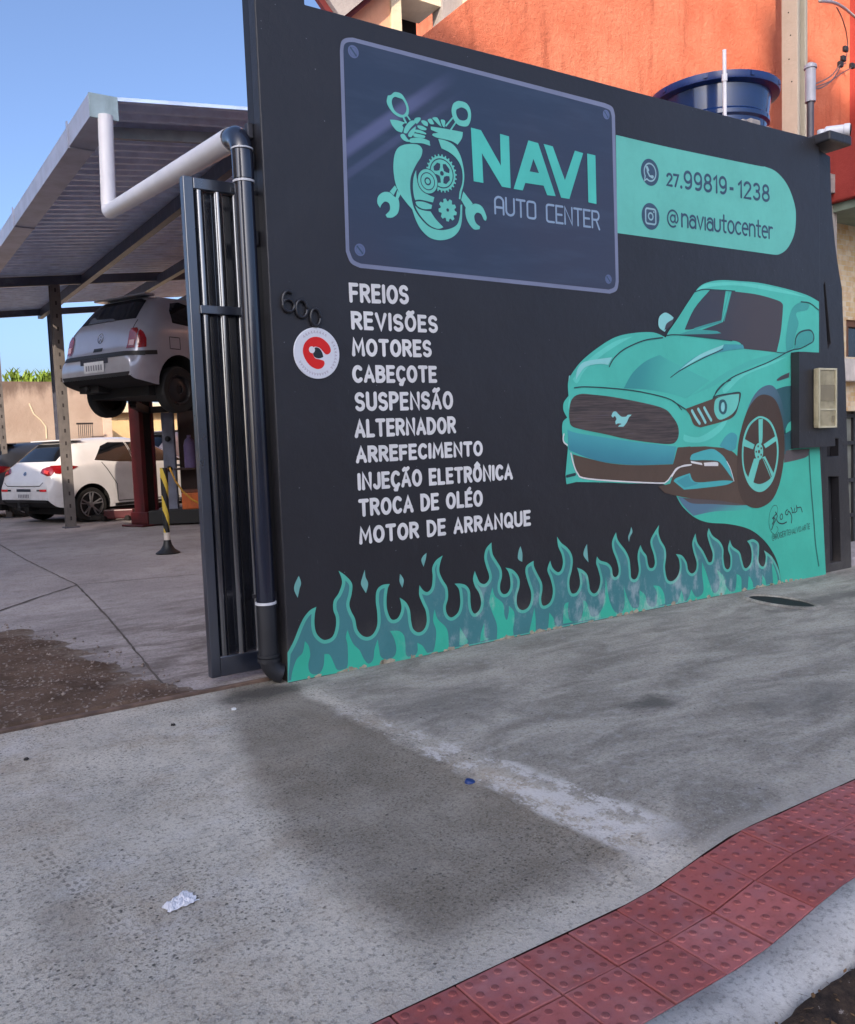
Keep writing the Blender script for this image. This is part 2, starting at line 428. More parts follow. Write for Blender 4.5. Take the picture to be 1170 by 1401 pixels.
def tiles():
    mb = MB(); gp = 0.0021; domes = []
    for i in range(-36, 42):
        for r in range(2):
            x0 = 1.302 + TP * i + gp; x1 = x0 + TP - 2*gp
            y1 = 1.43 - TP * r - gp; y0 = y1 - TP + 2*gp
            dz = random.uniform(-0.0012, 0.0012)
            tj = [random.uniform(-0.0013, 0.0013) for _ in range(4)]; jx, jy = random.uniform(-.0008, .0008), random.uniform(-.0008, .0008); x0 += jx; x1 += jx; y0 += jy; y1 += jy
            q = [(x0,y0),(x1,y0),(x1,y1),(x0,y1)]
            s = 0.002; q2 = [(x0+s,y0+s),(x1-s,y0+s),(x1-s,y1-s),(x0+s,y1-s)]
            vs = [(x, y, zr(x, y) - 0.012) for x, y in q] + [(x, y, zr(x, y) - 0.002 + dz + tj[k]) for k, (x, y) in enumerate(q)] + [(x, y, zr(x, y) + dz + tj[k]) for k, (x, y) in enumerate(q2)]
            mb.add(vs, [(8,9,10,11)] + [(a+4*k, (a+1) % 4+4*k, (a+1) % 4+4*k+4, a+4*k+4) for k in (0, 1) for a in range(4)])
            if -8 < i < 26:
                wear = random.random()
                for a in range(4):
                    for b in range(4):
                        cx = x0 + (a + 0.5) * (x1 - x0) / 4; cy = y0 + (b + 0.5) * (y1 - y0) / 4
                        fa = (a + .5)/4; fb = (b + .5)/4; zc = [zr(*q2[k]) + tj[k] for k in range(4)]; z = (zc[0]*(1-fa) + zc[1]*fa)*(1-fb) + (zc[3]*(1-fa) + zc[2]*fa)*fb + dz - 0.0003; rr = 0.0105; hh = 0.0044
                        if wear > 0.72 and random.random() < 0.5: hh = 0.0016
                        n = 10
                        vs = []
                        for rad, h in ((rr, 0), (rr*0.84, hh*0.62), (rr*0.5, hh*0.95)):
                            for k in range(n):
                                t = 2*pi*k/n; vs.append((cx + rad*cos(t), cy + rad*sin(t), z + h))
                        vs.append((cx, cy, z + hh))
                        fs = [(l*n+k, l*n+(k+1) % n, (l+1)*n+(k+1) % n, (l+1)*n+k) for l in (0, 1) for k in range(n)]
                        fs += [(2*n+k, 2*n+(k+1) % n, 3*n) for k in range(n)]
                        domes.append((len(mb.f) + n, len(mb.f) + len(fs)))
                        mb.add(vs, fs)
    o = mb.build('tactile_paving', TILE, fix=False); o.data.materials.append(DOME)
    for a, b in domes:
        for q in range(a, b): o.data.polygons[q].material_index = 1
    return tag(o, kind='structure')
tiles()
# bed under the tiles and the concrete kerb in front of them
def kerb():
    mb = MB(); prof = [(1.45, -0.014), (1.1095, -0.011), (1.1085, -0.001), (1.03, -0.003), (0.975, -0.014), (0.952, -0.045), (0.945, -0.14)]
    xs = [-14 + 0.1 * i for i in range(301)]
    vs = [(x, y + (0.006 * sin(x*9.1) * (1 if k > 3 else 0)), zr(x, y) + z) for x in xs for k, (y, z) in enumerate(prof)]
    n = len(prof)
    fs = [(i*n+k, i*n+k+1, (i+1)*n+k+1, (i+1)*n+k) for i in range(len(xs)-1) for k in range(n-1)]
    mb.add(vs, fs)
    g = NG('kerb_concrete'); p = g.pos()
    c = g.mix(g.step(g.noise(p, 4, 6, 0.65), 0.3, 0.7), rgb(178, 175, 170), rgb(212, 209, 204))
    c = g.mix(g.math('MULTIPLY', g.step(g.noise(p, 70, 5, 0.75), 0.48, 0.66), 0.6), c, rgb(112, 109, 105))
    c = g.mix(g.math('MULTIPLY', g.step(g.noise(p, 150, 3, 0.7), 0.52, 0.66), 0.5), c, rgb(208, 206, 203))
    c = g.mix(g.math('MULTIPLY', g.step(g.noise(p, 1.7, 5), 0.52, 0.68), 0.45), c, rgb(104, 102, 100))
    yy = g.xyz(p)[1]
    bed = g.step(yy, 1.106, 1.112)
    c = g.mix(bed, c, rgb(70, 36, 32))
    g.bump(g.noise(p, 120, 5, 0.7), 0.5, 0.006)
    return tag(mb.build('kerb', g.done(c, 0.85, 0, 0.3), smooth=True, fix=False), kind='structure')
kerb()
# rotten leaves and grit in the gutter
def gutter_dirt():
    from mathutils import noise as mn
    def zf(x, y):
        h = mn.fractal(Vector((x*7, y*7, 0)), 1.0, 2.0, 5)
        top = 0.004 + zr(x, 1.2)
        t = ss(0.995, 0.62, y)
        return top * (1 - t) - 0.122 * t + 0.018 * h - 0.10 * ss(0.955, 1.0, y + 0.022*mn.noise(Vector((x*14, y*14, 5))))
    g = NG('gutter_muck'); p = g.pos()
    c = g.mix(g.step(g.noise(p, 18, 6, 0.7), 0.35, 0.65), rgb(44, 36, 32), rgb(84, 68, 56))
    c = g.mix(g.step(g.noise(p, 9, 5, 0.7), 0.55, 0.68), c, rgb(120, 88, 52))
    c = g.mix(g.step(g.noise(p, 34, 5, 0.7), 0.64, 0.7), c, rgb(160, 150, 142))
    g.bump(g.noise(p, 90, 6, 0.7), 0.9, 0.012)
    o = grid_sheet('gutter_dirt', g.done(c, 0.9, 0, 0.3), 0.4, 4.4, 160, 0.45, 0.995, 26, zf)
    o['kind'] = 'stuff'
    mb = MB()
    for k in range(1100):
        x = random.uniform(0.9, 3.2); y = random.uniform(0.62, 0.99) ; z = zf(x, min(y, 0.98)) + 0.004
        r = random.uniform(0.003, 0.009) * random.choice((1, 1, 1.6))
        a = random.uniform(0, 6.28); t = random.uniform(-0.5, 0.5)
        d = Vector((cos(a), sin(a), t)) * r; e = Vector((-sin(a), cos(a), random.uniform(-0.5, 0.5))) * r * 0.5; c = Vector((x, y, z))
        u3 = Vector((0, 0, r*random.uniform(.1, .7)))
        mb.add([c - d, c - d*.3 - e + u3, c + d*.5 - e*.8 + u3*.6, c + d*1.1 + u3, c + d*.5 + e*.8, c - d*.3 + e, c + u3*.2], [(0,1,6),(1,2,6),(2,3,6),(3,4,6),(4,5,6),(5,0,6)])
    tag(mb.build('leaf_litter', mat('dead_leaf', rgb(112, 84, 54), 0.85, var=0.5, vs=30)), 'rotten brown leaves and grit lying in the gutter', 'leaf litter', kind='stuff')
gutter_dirt()

# bare earth inside the gateway
def dirt():
    from mathutils import noise as mn
    edge = [(-2.5, 6.9), (0.55, 6.75), (0.82, 6.4), (1.0, 5.7), (1.15, 4.95), (1.2, 4.4), (1.32, 4.05), (1.42, 3.96)]
    def inside(x, y):
        xe = 9
        for (xa, ya), (xb, yb) in zip(edge, edge[1:]):
            if yb <= y <= ya: xe = xa + (xb - xa) * (ya - y) / (ya - yb)
        if y > 6.9: xe = -9
        return xe - x
    def zf(x, y):
        h = mn.fractal(Vector((x*3.5, y*3.5, 2)), 1.0, 2.0, 6)
        d = inside(x, y) + 0.15 * mn.noise(Vector((x*4, y*4, 0))) + 0.08 * mn.noise(Vector((x*13, y*13, 7)))
        return -0.016 + (0.026 + 0.012*h) * ss(-0.10, 0.45, d) + 0.012 * ss(-0.05, 0.1, d) + 0.004*mn.noise(Vector((x*22, y*22, 4))) - 0.04*(1 - ss(3.966, 3.978, y))
    g = NG('bare_earth'); p = g.pos()
    c = g.mix(g.step(g.noise(p, 3, 7, 0.7), 0.3, 0.7), rgb(78, 63, 52), rgb(112, 92, 78))
    c = g.mix(g.step(g.noise(p, 30, 6, 0.7), 0.55, 0.68), c, rgb(138, 124, 114))
    v = g.vor(p, 34); vr = g.xyz(g.vor(p, 34, 'Color'))[0]
    c = g.mix(g.math('MULTIPLY', g.math('LESS_THAN', v, 0.3), g.math('GREATER_THAN', vr, 0.72)), c, rgb(134, 124, 118))
    zz = g.math('ADD', g.xyz(p)[2], g.math('MULTIPLY', g.math('SUBTRACT', g.noise(p, 40, 5, 0.7), 0.5), 0.012))
    c = g.mix(g.math('SUBTRACT', 1.0, g.step(zz, -0.004, 0.010)), c, rgb(128, 116, 106))
    g.bump(g.noise(p, 60, 7, 0.75), 0.7, 0.015)
    grid_sheet('dirt', g.done(c, 0.95, 0, 0.2), -2.4, 1.5, 150, 3.9655, 7.2, 260, zf)
    mb = MB()
    for k in range(1600):
        y = random.uniform(4.0, 6.8); x = random.uniform(-0.3, 1.3)
        if inside(x, y) < -0.05 - random.random()*0.1: continue
        r = random.choice((0.005, 0.006, 0.008, 0.011)) * random.uniform(0.6, 1.3); c = Vector((x, y, max(zf(x, y), 0) + r*0.2))
        vs = [c + Vector((random.uniform(.6, 1)*sx, random.uniform(.6, 1)*sy, random.uniform(.4, .8)*sz)) * r for sx, sy, sz in ((1,0,0),(-1,0,0),(0,1,0),(0,-1,0),(0,0,1),(0,0,-1))]
        mb.add(vs, [(0,2,4),(2,1,4),(1,3,4),(3,0,4),(2,0,5),(1,2,5),(3,1,5),(0,3,5)])
    tag(mb.build('gravel', mat('gravel', rgb(128, 116, 108), 0.9, var=0.4, vs=15)), 'loose gravel scattered over the bare earth inside the gateway', 'gravel', kind='stuff')
dirt()

# joints and cracks of the yard slab
def crack(pts, w, name='floor_joint'):
    mb = MB(); out = []
    P = [Vector((x, y, 0)) for x, y in pts]; Q = []
    for a, b in zip(P, P[1:]):
        n = max(2, int((b - a).length / 0.07))
        Q += [a + (b - a) * i / n for i in range(n)]
    Q.append(P[-1])
    for i, q in enumerate(Q):
        d = (Q[min(i+1, len(Q)-1)] - Q[max(i-1, 0)]).normalized(); nn = Vector((-d.y, d.x, 0))
        q = q + nn * random.uniform(-1, 1) * w * 0.28; ww = w * random.uniform(0.5, 1.3) / 2
        out += [q + nn * ww + Vector((0, 0, 0.0005)), q - nn * ww + Vector((0, 0, 0.0005))]
    mb.add(out, [(2*i, 2*i+1, 2*i+3, 2*i+2) for i in range(len(Q)-1)])
    tag(mb.build(name, mat('joint_dark', rgb(88, 80, 74), 0.9)), kind='structure')
crack([(1.57, 13.2), (1.55, 10.5), (1.588, 8.06), (1.42, 6.2), (1.2, 4.2)], 0.013)
crack([(1.59, 8.06), (2.1, 7.95), (2.65, 7.83), (5.5, 7.4)], 0.016)
crack([(0.6, 6.8), (0.85, 7.17), (1.2, 7.6), (1.58, 8.05)], 0.022)
# ================================================================ THE PAINTED WALL
def parse(s, zo):
    """'x,y x,y* ...' in a zoomed crop (ox, oy, scale) -> outline on the wall; * marks a corner, the rest is smoothed"""
    ox, oy, k = zo; P = []; C = []
    for t in s.split():
        c = t.endswith('*'); t = t.rstrip('*'); a, b = t.split(',')
        P.append(Vector(W(ox + float(a) / k, oy + float(b) / k))); C.append(c)
    return P, C
def smooth(P, C, closed=True, sub=5):
    n = len(P); out = []
    for i in range(n if closed else n - 1):
        p1 = P[i]; p2 = P[(i+1) % n]
        p0 = P[i-1] if (closed or i > 0) else p1
        p3 = P[(i+2) % n] if (closed or i + 2 < n) else p2
        if C[i]: p0 = p1
        if C[(i+1) % n]: p3 = p2
        if C[i] and C[(i+1) % n]:
            out.append(p1.copy()); continue
        for k in range(sub):
            t = k / sub
            out.append(0.5 * ((2*p1) + (p2 - p0)*t + (2*p0 - 5*p1 + 4*p2 - p3)*t*t + (3*p1 - p0 - 3*p2 + p3)*t**3))
    if not closed: out.append(P[-1].copy())
    return out
def shape(s, zo): return smooth(*parse(s, zo))
def line(s, zo): 
    P, C = parse(s, zo); return smooth(P, C, False)
def circ(c, r, n=36, a0=0.0, sq=1.0):
    return [Vector((c[0] + r*cos(a0 + 2*pi*k/n), c[1] + r*sq*sin(a0 + 2*pi*k/n))) for k in range(n)]
def px(x, y): return Vector(W(x, y))
LY = 0.0006
class Paint:
    """flat paint on the wall plane, each layer a hair in front of the one below"""
    def __init__(s, layer): s.mb = MB(); s.y = WY - 0.0012 - LY * layer; s.k = 0
    def poly(s, outer, *holes):
        s.k += 1; y = s.y - 0.00002 * (s.k % 25)
        loops = [[Vector((p.x, p.y, 0)) for p in L] for L in (outer,) + holes]
        flat = [p for L in loops for p in L]
        s.mb.add([(p.x, y, p.y) for p in flat], [tuple(t) for t in tessellate_polygon(loops)])
        return s
    def stroke(s, pts, w, closed=False, cap=True):
        s.k += 1; y = s.y - 0.00002 * (s.k % 25)
        P = [Vector((p[0], p[1])) for p in pts]
        Q = [P[0]]
        for p in P[1:]:
            if (p - Q[-1]).length > 1e-5: Q.append(p)
        P = Q
        if len(P) < 2: return s
        if closed and (P[0] - P[-1]).length < 1e-5: P.pop()
        n = len(P); L = []; h = w / 2
        for i in range(n):
            a = (P[i] - P[i-1]) if (i > 0 or closed) else (P[1] - P[0])
            b = (P[(i+1) % n] - P[i]) if (i < n-1 or closed) else a
            a = a.normalized(); b = b.normalized()
            na = Vector((-a.y, a.x)); nb = Vector((-b.y, b.x))
            m = na + nb
            m = m.normalized() if m.length > 0.25 else na
            k = min(1.6, 1 / max(0.35, m.dot(na)))
            L.append((P[i] + m*h*k, P[i] - m*h*k))
        vs = []; fs = []
        for i, (u, v) in enumerate(L):
            yy = y - 0.00008 * i / n
            vs += [(u.x, yy, u.y), (v.x, yy, v.y)]
        for i in range(n if closed else n-1):
            j = (i+1) % n; fs.append((2*i, 2*i+1, 2*j+1, 2*j))
        if cap and not closed:
            for i, dr in ((0, P[0]-P[1]), (n-1, P[-1]-P[-2])):
                d = dr.normalized(); nn = Vector((-d.y, d.x)); base = len(vs); c = P[i]
                yy = y - 0.00008 * i / n
                vs.append((c.x, yy, c.y))
                for q in range(9):
                    t = pi * q / 8
                    e = c + (nn*cos(t) + d*sin(t)) * h; vs.append((e.x, yy, e.y))
                fs += [(base, base+1+q, base+2+q) for q in range(8)]
        s.mb.add(vs, fs)
        return s
    def out(s, name, m, parent, label=None):
        o = s.mb.build(name, m, parent, fix=False)
        if label: o['label'] = label
        return o

def paint_mat(name, c, rough=0.5, var=0.06, worn=0.0, wc=(0.6, 0.62, 0.62, 1)):
    g = NG(name); p = g.pos()
    col = g.mix(g.step(g.noise(p, 3.2, 6, 0.6), 0.3, 0.7), scl(c, 1 - var), scl(c, 1 + var))
    col = g.mix(g.math('MULTIPLY', g.step(g.noise(g.mapv(p, (1, 1, 0.35)), 24, 5, 0.7), 0.5, 0.75), 0.16), col, scl(c, 0.72))
    if worn:   # lime bloom where damp has lifted the paint, lowest 35 cm
        z = g.xyz(p)[2]
        q = g.noise(g.mapv(p, (1.6, 1, 0.9), loc=(0.3, 0, 0)), 4.6, 7, 0.7)
        x = g.xyz(p)[0]
        k = g.math('MULTIPLY', g.step(q, 0.5, 0.68), g.math('SUBTRACT', 1.0, g.step(z, 0.2, 0.42)))
        k = g.math('MULTIPLY', k, g.step(x, 2.1, 2.9)); k = g.math('MULTIPLY', k, worn)
        col = g.mix(k, col, wc)
    col = g.mix(g.math('MULTIPLY', g.step(g.noise(g.mapv(p, (1, 1, 2.2), rot=(0, 0.4, 0)), 60, 5, 0.75), 0.55, 0.72), 0.22), col, scl(c, 1.35))
    g.bump(g.math('ADD', g.math('MULTIPLY', g.noise(p, 4.5, 6, 0.6), 2.2), g.math('MULTIPLY', g.noise(p, 130, 4, 0.65), 0.4)), 0.3, 0.007)
    return g.done(col, rough, 0, 0.4)
def wall_mat():
    g = NG('black_wall_paint'); p = g.pos(); z = g.xyz(p)[2]
    c = rgb(41, 40, 44)
    col = g.mix(g.step(g.noise(p, 1.1, 6, 0.6), 0.3, 0.7), scl(c, 0.9), scl(c, 1.1))
    col = g.mix(g.math('MULTIPLY', g.step(g.noise(g.mapv(p, (3, 3, 0.5)), 6, 6, 0.7), 0.55, 0.8), 0.25), col, rgb(62, 61, 66))
    v = g.vor(p, 26); vr = g.xyz(g.vor(p, 26, 'Color'))[0]
    col = g.mix(g.math('MULTIPLY', g.math('LESS_THAN', v, 0.07), g.math('GREATER_THAN', vr, 0.86)), col, rgb(108, 108, 112))
    # splashed dust at the foot and a few pale scuffs
    q = g.math('ADD', z, g.math('MULTIPLY', g.math('SUBTRACT', g.noise(p, 5, 6, 0.7), 0.5), 0.5))
    col = g.mix(g.math('MULTIPLY', g.math('SUBTRACT', 1.0, g.step(q, 0.0, 0.28)), 0.3), col, rgb(112, 106, 100))
    sf = g.noise(g.mapv(p, (9, 1, 1.3), rot=(0, 0.5, 0)), 5, 6, 0.7)
    col = g.mix(g.math('MULTIPLY', g.step(sf, 0.68, 0.74), 0.3), col, rgb(120, 116, 116))
    h = g.math('ADD', g.math('MULTIPLY', g.noise(p, 4.5, 6, 0.6), 2.2), g.math('MULTIPLY', g.noise(p, 12, 5, 0.6), 0.7))
    h = g.math('ADD', h, g.math('MULTIPLY', g.noise(p, 150, 4, 0.7), 0.3))
    g.bump(h, 0.35, 0.008)
    return g.done(col, 0.42, 0, 0.5)
WALL = wall_mat()
TEAL = paint_mat('teal_paint', (0.078, 0.50, 0.40, 1))
TEAL2 = paint_mat('logo_teal_paint', (0.15, 0.57, 0.48, 1))
BAND = paint_mat('band_teal_paint', (0.135, 0.50, 0.42, 1))
FLAME = paint_mat('flame_teal_paint', (0.095, 0.46, 0.36, 1), worn=0.35)
FBLUE = paint_mat('flame_blue_paint', (0.062, 0.215, 0.235, 1), worn=0.75, wc=(0.36, 0.44, 0.47, 1))
LICK = paint_mat('lick_green_paint', (0.045, 0.46, 0.32, 1), worn=0.5)
WHITE = paint_mat('white_lettering_paint', (0.72, 0.71, 0.70, 1))
PALE = paint_mat('pale_blue_paint', (0.27, 0.37, 0.50, 1))
NAVY = paint_mat('navy_paint', (0.045, 0.085, 0.14, 1))
RIMBL = paint_mat('plate_edge_paint', (0.20, 0.225, 0.33, 1))
BROWN = paint_mat('brown_paint', (0.098, 0.064, 0.046, 1))
GREYV = paint_mat('violet_grey_paint', (0.075, 0.07, 0.088, 1), var=0.15)
CBLUE = paint_mat('car_blue_paint', (0.062, 0.32, 0.36, 1))
CSHADE = paint_mat('car_shade_teal_paint', (0.055, 0.33, 0.30, 1))
CLITE = paint_mat('car_light_teal_paint', (0.27, 0.64, 0.62, 1))
CDARK = paint_mat('car_dark_teal_paint', (0.035, 0.11, 0.13, 1))
LINE = paint_mat('dark_outline_paint', (0.03, 0.055, 0.065, 1))

def plate_mat():
    g = NG('plate_blue_paint'); p = g.pos(); x, _, z = g.xyz(p)
    n = g.noise(p, 0.9, 4, 0.5)
    c = g.mix(g.step(n, 0.35, 0.65), rgb(46, 60, 82), rgb(56, 61, 80))
    c = g.mix(g.math('MULTIPLY', g.step(g.noise(g.mapv(p, (0.5, 1, 3), rot=(0, -0.5, 0)), 4, 5, 0.6), 0.45, 0.7), 0.25), c, rgb(70, 84, 106))
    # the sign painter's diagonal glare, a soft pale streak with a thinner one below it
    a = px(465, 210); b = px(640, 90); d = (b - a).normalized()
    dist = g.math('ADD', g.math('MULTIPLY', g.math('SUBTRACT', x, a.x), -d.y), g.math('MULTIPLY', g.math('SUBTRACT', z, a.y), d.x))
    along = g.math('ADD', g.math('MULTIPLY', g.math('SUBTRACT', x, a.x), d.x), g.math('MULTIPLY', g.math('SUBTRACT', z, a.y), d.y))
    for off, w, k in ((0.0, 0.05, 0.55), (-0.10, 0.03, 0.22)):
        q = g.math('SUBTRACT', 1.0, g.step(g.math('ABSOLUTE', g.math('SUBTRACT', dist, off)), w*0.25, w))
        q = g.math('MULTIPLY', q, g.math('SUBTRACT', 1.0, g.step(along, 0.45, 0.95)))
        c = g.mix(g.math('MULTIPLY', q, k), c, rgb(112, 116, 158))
    return g.done(c, 0.42, 0, 0.5)
PLATE = plate_mat()
def grille_mat():
    g = NG('grille_brown_paint'); p = g.pos()
    n = g.noise(g.mapv(p, (1.6, 1, 40), rot=(0, 0.09, 0)), 3, 4, 0.6)
    c = g.mix(g.step(n, 0.35, 0.65), rgb(58, 51, 51), rgb(92, 79, 74))
    c = g.mix(g.math('MULTIPLY', g.step(n, 0.6, 0.72), 0.6), c, rgb(70, 70, 100))
    return g.done(c, 0.5)
GRILLE = grille_mat()

mw = thing('mural_wall', (1.70, WY, 0), 'long black boundary wall painted with a teal muscle car, flames, lettering and a blue sign plate', 'wall')
XL, XR = 1.70, 6.262
mb = MB()
T_ = [(XL, 3.62), (1.955, 3.60), (1.958, 3.252), (2.6, 3.256), (3.4, 3.27), (4.2, 3.278), (5.0, 3.29), (5.7, 3.298), (XR - 0.05, 3.31)]
mb.prism([(XL, -0.1)] + T_[0:0] + [(XR, -0.1)] + list(reversed(T_)), lambda u, v, d: Vector((u, WY + d, v)), 0.08)
mb.build('wall_body', WALL, mw, bevel=0.006)
mb = MB(); mb.box(XL + .08, XR - .03, WY + .081, WY + .095, 0, 3.2); mb.build('back_bounce_slab', mat('pale_bounce_render', rgb(206, 196, 178), .85), mw)  # unseen pale slab added to bounce light towards the parked cars

def sub(parent, name): 
    return parent
# ---- the blue plate
PL = (460, 40, 2.925)
plate_o = shape('38,36 66,34* 1075,296* 1105,312 1115,345* 1130,1010* 1122,1045 1095,1058* 95,955* 58,935 38,890* 14,85* 20,50', PL)
plate_i = shape('48,52 72,52* 1066,312* 1094,325 1102,350* 1118,1005* 1112,1032 1090,1042* 98,938* 68,922 52,885* 28,88* 32,62', PL)
pe = Paint(1).poly(plate_o).out('painted_plate', RIMBL, mw)
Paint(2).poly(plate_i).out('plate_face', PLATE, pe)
sc = Paint(4); sd = Paint(5)
for cx, cy, r in ((483, 71, 0.031), (829, 157, 0.028), (492, 342, 0.031), (832, 382, 0.028)):
    c = px(cx, cy); sc.stroke(circ(c, r*0.84, 24), r*0.3, True); sc.poly(circ(c, r*0.66, 20))
    sd.stroke([c + Vector((-0.55, 0.6))*r, c + Vector((0.55, -0.6))*r], r*0.28, cap=False)
so = sc.out('painted_screw', paint_mat('screw_paint', (0.12, 0.155, 0.28, 1)), pe)
sd.out('screw_slot', NAVY, pe)

# ---- logo
L5 = (505, 115, 7.8); L6 = (505, 215, 6.882); O5 = PL
lg = Paint(6)
lg.poly(shape('270,88 340,108 390,180 418,260 412,330 380,352 330,358 260,320 205,250 183,190 195,125* 230,118', L5), shape('268,140 310,150 355,170 390,240 390,295 360,330 310,318 265,280 240,215 242,165', L5))
lg.stroke(line('360,352 372,380 388,412', L5), 0.011); lg.stroke(line('400,340 430,382', L5), 0.009)
lg.poly(shape('960,183 1030,205 1070,260 1083,330 1075,400 1045,450 985,452 935,430 895,375 875,290 890,220 920,192', L5), shape('985,252 1030,275 1050,320 1042,372 1005,392 955,378 928,330 926,280 950,262', L5))
lg.stroke(line('885,365 815,448', L5), 0.0085); lg.stroke(line('915,418 868,488', L5), 0.0085)
for s_ in ('218,382* 290,388 385,415* 350,440 362,470 345,520* 290,500 240,440',
           '365,520 380,460 430,400 480,390* 488,420 440,470 398,530*', '415,560 420,520 470,470 495,455* 480,520 445,570*',
           '475,400 490,365 540,360 540,390 505,430*', '330,545 365,535 400,580 430,615 390,615 345,585',
           '515,445 560,450 605,475 600,495 550,490 515,465', '485,490 540,495 600,525 595,540 530,525 490,515',
           '475,530 520,535 590,555 580,578 510,572 470,560', '430,590 480,575 570,582 640,610* 648,662* 560,635 440,628',
           '550,400 580,390 620,415 620,455* 580,440', '620,385 660,375 690,430* 650,430', '670,365 720,360 750,410 770,460* 740,440 700,400',
           '760,385 805,395 800,465* 780,450', '652,455* 800,478 995,515* 985,580 940,650* 870,610 720,575 668,548* 680,530 735,525* 655,490*',
           ):
    lg.poly(shape(s_, L5))
LG = (530, 180, 9.0)
for s_ in ('425,240 410,195 370,165 290,155 190,168 120,210 80,300 68,420 75,540 100,660 150,770 230,880 300,960* 340,1080 410,1210 520,1310 650,1340 780,1310 870,1230 910,1100 915,900* 895,905* 885,1050 850,1150 760,1200 640,1215 520,1180 410,1080 325,950 288,800 275,680 284,560 325,455* 360,390 410,310',
           '620,95* 700,110 800,160 870,250 915,370 940,520 935,640 910,740 892,838* 874,830* 885,740 915,640 920,530 900,430 840,330 760,260 660,210*',
           '348,475* 316,570 309,690 322,800 338,848* 400,842 555,876* 572,812* 480,770 400,690 358,590', '350,864 440,868 545,908* 535,955* 440,958 370,924 347,890',
           '336,912* 380,952 450,975 525,985* 590,1080 685,1180* 620,1200 520,1160 424,1066 362,975'):
    lg.poly(shape(s_, LG))
def gear(P, c, r0, r1, n, duty=0.5, ph=0.0, sq=1.0):
    o = []
    for k in range(n):
        for a, r in ((0.0, r0), (duty*0.25, r1), (duty*0.75, r1), (duty, r0)):
            t = ph + 2*pi*(k + a)/n; o.append(Vector((c[0] + r*cos(t), c[1] + r*sin(t)*sq)))
    return o
gc = px(505 + 680/6.882, 215 + 155/6.882)
lg.poly(gear(lg, gc, 0.089, 0.099, 26), circ(gc, 0.0775, 44))
pet = []
for q in range(4):
    a = pi/4 + q*pi/2; pet.append([gc + Vector((cos(a + t), sin(a + t))) * r for t, r in ((-0.62, 0.05), (-0.3, 0.059), (0.3, 0.059), (0.62, 0.05), (0.5, 0.032), (0.0, 0.021), (-0.5, 0.032))])
lg.poly(circ(gc, 0.0715, 44), *pet)
lg.out('logo_emblem', TEAL2, pe)
lh = Paint(8)
lc = px(505 + 546/6.882, 215 + 230/6.882)
lh.poly(circ(lc, 0.0665)); lh.poly(circ(gc, 0.012, 18))
sg = px(505 + 735/6.882, 215 + 500/6.882)
lh.poly(circ(sg, 0.009, 14))
lh.out('logo_gap', PLATE, pe)
li = Paint(7)
li.poly(gear(li, sg, 0.046, 0.060, 9, 0.8, 0.2))
for s_ in ('100,480* 72,430 82,370 130,332 190,335 235,375 270,395 280,460 265,530 215,570 165,570* 150,545* 190,500 185,440 145,420 112,450',
           '190,326* 238,268* 258,300* 226,360*', '262,312* 290,352* 268,400* 246,378*',
           '905,480 950,455 1000,440 1060,470 1100,560 1095,600* 1075,590 1050,540 1010,525 985,560 1000,620 1040,655* 1035,680* 980,680 930,620 905,550',
           '882,325* 970,438* 918,500* 862,405*'):
    li.poly(shape(s_, L6))
li.out('logo_wrench', TEAL2, pe)
lj = Paint(9)
lj.stroke(circ(lc, 0.054), 0.0155, True); lj.poly(circ(lc, 0.041), circ(lc, 0.021)); lj.poly(circ(lc, 0.013, 20))
lj.out('logo_lens', TEAL2, pe)

NZ = (630, 165, 5.85)
nv = Paint(6)
nv.poly(shape('80,58* 160,78* 320,362* 313,108* 385,128* 398,542* 328,530* 168,262* 180,500* 102,487*', NZ))
nv.poly(shape('540,160* 618,182* 758,606* 690,598* 662,522* 515,500* 495,560* 422,548*', NZ), shape('580,308* 625,422* 550,408*', NZ))
nv.poly(shape('662,188* 735,208* 832,478* 912,242* 978,262* 868,628* 802,618*', NZ))
nv.poly(shape('1010,265* 1076,280* 1085,670* 1020,655*', NZ))
nv.out('shop_name_lettering', paint_mat('name_teal_paint', (0.085, 0.53, 0.45, 1)), pe)

